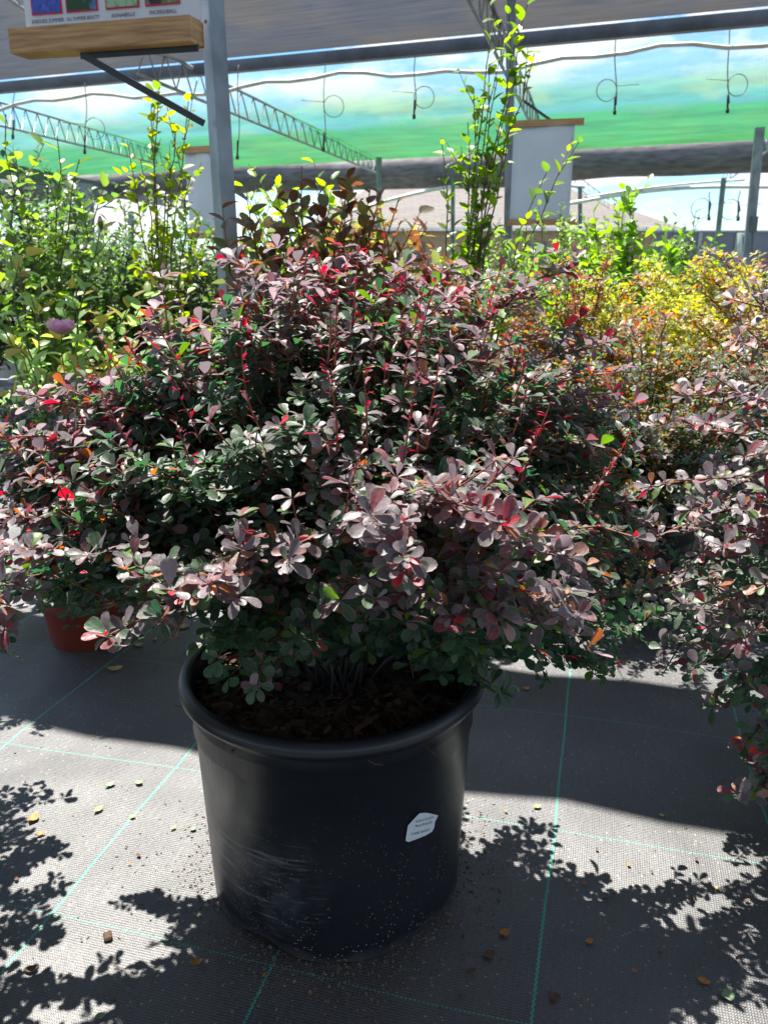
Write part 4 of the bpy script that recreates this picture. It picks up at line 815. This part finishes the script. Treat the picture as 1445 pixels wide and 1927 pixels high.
# hedge of green shrubs at the left
hz = [(-60, 5.0, 1.62, .50), (55, 5.3, 1.66, .45), (150, 5.0, 1.56, .42), (240, 5.6, 1.46, .42), (330, 5.2, 1.40, .40), (395, 5.7, 1.36, .42), (-140, 6.2, 1.75, .5), (100, 6.4, 1.75, .5)]
hl = ['dense dark green shrub cut by the left edge', 'tallest dense green shrub in the hedge at the left', 'round green shrub in the hedge below the grey post', 'small leaved green shrub in the hedge behind the rose bud', 'light green shrub just left of the near steel post',
      'green shrub standing directly behind the near steel post', 'dark shrub farthest back at the left edge', 'dark shrub in the back row of the left hedge']
for i, (px, y, hh, sp) in enumerate(hz):
    c = P(px, 480, y); leafy('green_shrub', hl[i], 'potted shrub', (c[0], y), hh*1.06, sp, 36, .055, .30, [[G1, G2, G3], [G3, G1, (.04, .08, .03)], [G1, (.10, .2, .03), G3]][i % 3], 70+i, step=.030, twn=8, twl=(.10, .26), bulge=.7, potm='grey_pot', pot=(.42, .17, .20), bare=.12)
# right green shrubs
hz = [(1010, 5.3, 1.40, .36), (1085, 5.9, 1.40, .36), (1180, 5.1, 1.50, .34), (1265, 5.7, 1.44, .36), (930, 6.2, 1.26, .45), (1120, 4.6, 1.12, .34)]
hl = ['green shrub directly under the white banner', 'pale green shrub between the white banner and the tallest green bush', 'bright large leaved green bush in front of the tan roof', 'green shrub right of the bright bush beside the grey fence', 'low green shrub behind the tall sapling stems', 'low bright green shrub behind the golden barberry']
for i, (px, y, hh, sp) in enumerate(hz):
    c = P(px, 480, y); leafy('green_shrub', hl[i], 'potted shrub', (c[0], y), hh+.13, sp, 34, .085 if i == 2 else .05, .34, [[(.16, .27, .06), G2], [(.2, .28, .10), G2], [G2, (.16, .30, .03)], [G1, (.14, .22, .05)], [G2, (.2, .3, .1)], [YG, G2]][i], 90+i, step=.05 if i == 2 else .032, twn=7, twl=(.08, .22), bulge=.8, tips=[P(1188, 372, 5.1)] if i == 2 else None)
# mixed fill between, low and farther
hz = [(470, 4.6, 1.12, .45, (.10, .15, .04)), (660, 4.8, 1.08, .5, (.16, .12, .06)), (800, 4.9, 1.14, .45, (.33, .25, .22)), (880, 5.5, 1.16, .4, (.2, .22, .1)), (740, 6.5, 1.22, .5, (.22, .16, .13)), (560, 6.2, 1.2, .5, (.1, .17, .04))]
hl = ['low green shrub right behind the near steel post', 'low brownish shrub behind the copper leaved one', 'pale pinkish shrub behind the stems of the tall sapling', 'pale olive shrub below the slim banner post', 'dusty pink shrub far behind the copper one', 'green shrub far behind the copper leaved one']
for i, (px, y, hh, sp, cl) in enumerate(hz):
    c = P(px, 480, y); leafy('low_shrub', hl[i], 'potted shrub', (c[0], y), hh+.06, sp, 24, .05, .32, [cl, tuple(q*.7 for q in cl), tuple(q*1.25 for q in cl)], 110+i, step=.036, twn=6, twl=(.08, .2))
# rose at the left
rose_tips = [P(190, 430, 2.85), P(308, 520, 2.90), P(20, 480, 2.80), P(120, 615, 2.80), P(60, 560, 2.85), P(250, 560, 2.90), P(-20, 560, 2.80), P(150, 690, 2.70), P(30, 650, 2.70), P(90, 700, 2.70), P(240, 660, 2.80), P(200, 600, 2.85), P(170, 770, 2.65), P(330, 600, 3.00), P(10, 730, 2.70), P(-30, 800, 2.70)]
cr_ = P(60, 900, 2.75)
t, c = leafy('rose_bush', 'open rose bush with pale green leaves and one pink bloom at the left', 'rose bush', (cr_[0], 3.0), .95, .40, 9, .072, .30, [(.30, .42, .20), (.20, .32, .12), (.34, .44, .16)], 130, step=.036, twn=4, twl=(.08, .16), tm_=T_OV, tipc=(.36, .30, .08), stem='green_stem', tips=rose_tips, bare=.22, upr=.3, curl=.4)
r = np.random.default_rng(7)
fc = P(118, 630, 2.72); m_ = MB()
for k in range(16):
    a = k*2.4; el = .25+.8*(k/16); d = nrm([math.cos(a)*math.cos(el), math.sin(a)*math.cos(el)-.35, math.sin(el)]); e1 = nrm(np.cross(d, UP)); e2 = np.cross(e1, d); s = .052*(1-.35*k/16); v = []; f = []
    for j in range(5):
        for i in range(5): u = (i-2)/2; w = j/4; v.append(fc-c+d*s*w*1.1+e1*s*u*(.35+.65*math.sin(math.pi*min(w+.2, 1)*.75))*.8+e2*s*.35*(u*u+w*w)*.8)
    for j in range(4):
        for i in range(4): q = j*5+i; f.append((q, q+1, q+6, q+5))
    m_.add(v, f)
m_.build('bloom', M['petal'], t)
for bx, by, by2 in ((190, 424, 2.85), (308, 512, 2.9)):
    q = P(bx, by, by2)-c; m_ = MB(); pr = [(.001, .030), (.005, .026), (.009, .012), (.010, .002), (.007, -.008), (.003, -.014)]
    m_.lathe([(a, b_) for a, b_ in pr[:3]], q, 12, 0); m_.lathe(pr[2:], q, 12, 1); m_.build('bud', [M['bud'], M['green_stem']], t)
# row of pale pots at the left
for i, (px, y) in enumerate([(20, 6.0), (95, 6.15), (165, 5.95), (235, 6.1), (305, 6.0), (375, 6.1)]):
    c = P(px, 700, y); leafy('potted_shrub', ['pale grey pot with a green shrub at the left edge', 'second pale grey potted shrub from the left edge', 'pale grey potted shrub right of the pink bloom', 'pale grey potted shrub below the upright rose bud', 'pale grey potted shrub left of the steel post foot', 'pale grey potted shrub at the foot of the steel post'][i],
          'potted shrub', (c[0], y), 1.15, .24, 9, .045, .28, [G1, G2, G3], 150+i, step=.04, twn=5, potm='grey_pot', pot=(.46, .12, .15), group='shrubs in pale pots')

# ------------------------------------------------------------------ litter on the fabric
def scrap(px, py, L, mat, label, ang, wr=.26, curl=.45, group=None, z=.004):
    c = H(px, py, 0); r = np.random.default_rng(int(px*7+py)); d = np.array([math.cos(ang), math.sin(ang), 0]); x = np.array([-d[1], d[0], 0]); v = []; f = []; st = [(0, .08), (.2, .6), (.45, 1), (.7, .85), (.9, .45), (1, .06)]
    for tt, w in st:
        for u in (-1, -.5, 0, .5, 1): v.append(d*L*(tt-.5)+x*L*wr*w*u+UP*(z+L*curl*((tt-.5)**2*1.6+.35*u*u*w*r.uniform(.6, 1.3)*.5)))
    for j in range(5):
        for i in range(4): q = j*5+i; f.append((q, q+1, q+6, q+5))
    o = mesh_obj('fallen_leaf', v, f, M[mat]); s = o.modifiers.new('s', 'SOLIDIFY'); s.thickness = .0006; o.location = c; tag(o, label, 'fallen leaf', group); return o
scrap(218, 1262, .045, 'dry_yellow', 'curled yellow leaf on the fabric below the drooping pink leaves', .1, .35, .5)
scrap(262, 1216, .030, 'dry_yellow', 'yellow leaf at the right of the rust red pot', 0, .4)
scrap(345, 1182, .040, 'dry_yellow', 'yellow leaf between the rust red pot and the black rim', .4, .4, .5)
scrap(292, 1205, .018, 'dry_orange', 'small orange scrap right of the rust red pot', 1.0, .4)
scrap(262, 1476, .020, 'dry_green', 'pale oval leaf beside the green line left of the black pot', -.4, .38)
scrap(208, 1480, .024, 'dry_green', 'pale leaf on the sunlit fabric nearest the left shadow tips', .7, .3)
scrap(186, 1527, .024, 'dry_yellow', 'narrow yellowish leaf in the middle of the left sunlit patch', 1.0, .3)
scrap(250, 1540, .013, 'dry_yellow', 'tiny yellow leaf touching the long green line', .2, .4)
scrap(64, 1544, .028, 'dry_orange', 'curled orange leaf alone in the sunlit patch far left', 1.3, .4, .6)
scrap(77, 1573, .020, 'dry_orange', 'thin orange scrap just below the curled orange leaf', .6, .25)
scrap(364, 1563, .014, 'dry_green', 'small round green leaf in the leafy shadow left of the pot', .2, .45)
scrap(327, 1561, .014, 'dry_yellow', 'small yellow leaf at the edge of the leafy shadow left of the pot', .9, .3)
scrap(428, 1707, .018, 'dry_green', 'grey green leaf against the foot of the black pot', .1, .42)
scrap(370, 1815, .022, 'dry_orange', 'small orange brown leaf below the lower green cross line', .2, .3, .6)
scrap(190, 1916, .016, 'dry_green', 'tiny green leaf at the bottom edge, left', .3, .4)
scrap(535, 1298-0, .001, 'dry_green', 'x', 0) if False else None
scrap(990, 1298, .022, 'dry_orange', 'tan oval leaf on the shaded fabric right of the pot rim', .2, .38)
scrap(1010, 1521, .018, 'dry_yellow', 'yellow leaf among the shadows above the right sunlit patch', .2, .35)
scrap(1244, 1537, .012, 'dry_yellow', 'tiny tan leaf in the wide shaded band at the right', -.6, .4)
scrap(948, 1759, .020, 'dry_orange', 'orange brown curled leaf right of the pot foot', .4, .4, .6)
scrap(1108, 1775, .016, 'dry_orange', 'orange scrap inside the branch shadow at the right', .2, .4)
scrap(1322, 1850, .022, 'dry_orange', 'tan leaf in the sun near the lower right corner', -.5, .3)
scrap(1348, 1675, .010, 'dry_yellow', 'tiny bright yellow leaf in the right sunlit patch', .3, .45)
scrap(1368, 1877, .024, 'dry_green', 'round grey green leaf by the lower right shadow', .1, .5, .4)
scrap(1042, 1880, .022, 'dry_brown', 'brown leaf right of the vertical green line near the bottom', -.5, .4, .6)
scrap(886, 1831, .020, 'dry_brown', 'brown strip of leaf in the shade before the pot', .1, .25)
scrap(60, 1828, .022, 'dry_brown', 'crumpled brown leaf in the dappled lower left shade', .2, .35, .4)
scrap(920, 1800, .022, 'dry_brown', 'crumpled brown leaf cluster right of the pot foot', .4, .4, .4)
m_ = MB(); c = H(204, 1766, 0); m_.box(c+UP*.005, .015, .020, .009, (.9, .4, .1), (-.4, .9, .1)); o = m_.build('bark_chip', M['chip'], None, False); b_ = o.modifiers.new('b', 'BEVEL'); b_.width = .003; tag(o, 'dark square bark chip on the shaded fabric at lower left', 'bark chip')
# scattered small scraps: many alike
sp = [(430, 1240), (560, 1500), (1180, 1630), (1208, 1690), (1150, 1690), (1120, 1605), (1310, 1622), (1400, 1700), (1385, 1800), (1280, 1672), (1135, 1695), (1385, 1715), (1095, 1662), (955, 1532), (940, 1590), (300, 1700), (325, 1770), (155, 1770), (240, 1630), (30, 1655), (120, 1680),
      (265, 1610), (300, 1610), (435, 1905), (640, 1890), (760, 1850), (870, 1880), (985, 1430), (1230, 1640), (1300, 1700), (930, 1640), (500, 1840), (580, 1870), (1190, 1830), (1310, 1815), (1240, 1800)]
for px, py in sp:
    r = np.random.default_rng(px*3+py); scrap(px+r.uniform(-6, 6), py+r.uniform(-4, 4), r.uniform(.005, .012), ['dry_brown', 'dry_orange', 'dry_brown'][int(r.integers(3))], 'tiny dry brown scrap lying loose on the black fabric', r.uniform(0, 3), .35, .6, 'tiny dry scraps scattered on the fabric')
r = np.random.default_rng(3); m_ = MB()
for _ in range(3200):
    k = r.random()
    if k < .68: a = r.uniform(0, 6.28); q = .22+abs(r.normal())*.07; c = PC+np.array([q*math.cos(a), q*math.sin(a), 0])
    else: c = np.array([r.uniform(-.9, 1.1), r.uniform(.75, 2.6), 0])
    l_ = r.uniform(.0008, .0032); ax = rvec(r)*[1, 1, .3]; m_.box(c+UP*l_*.35, l_*r.uniform(1, 2.2), l_, l_*.6, ax, np.cross(ax, UP+rvec(r)*.3))
o = m_.build('dirt_crumbs', M['dirt'], None, False); tag(o, 'pale dirt crumbs scattered over the black fabric around the pot', 'dirt', None, 'stuff')
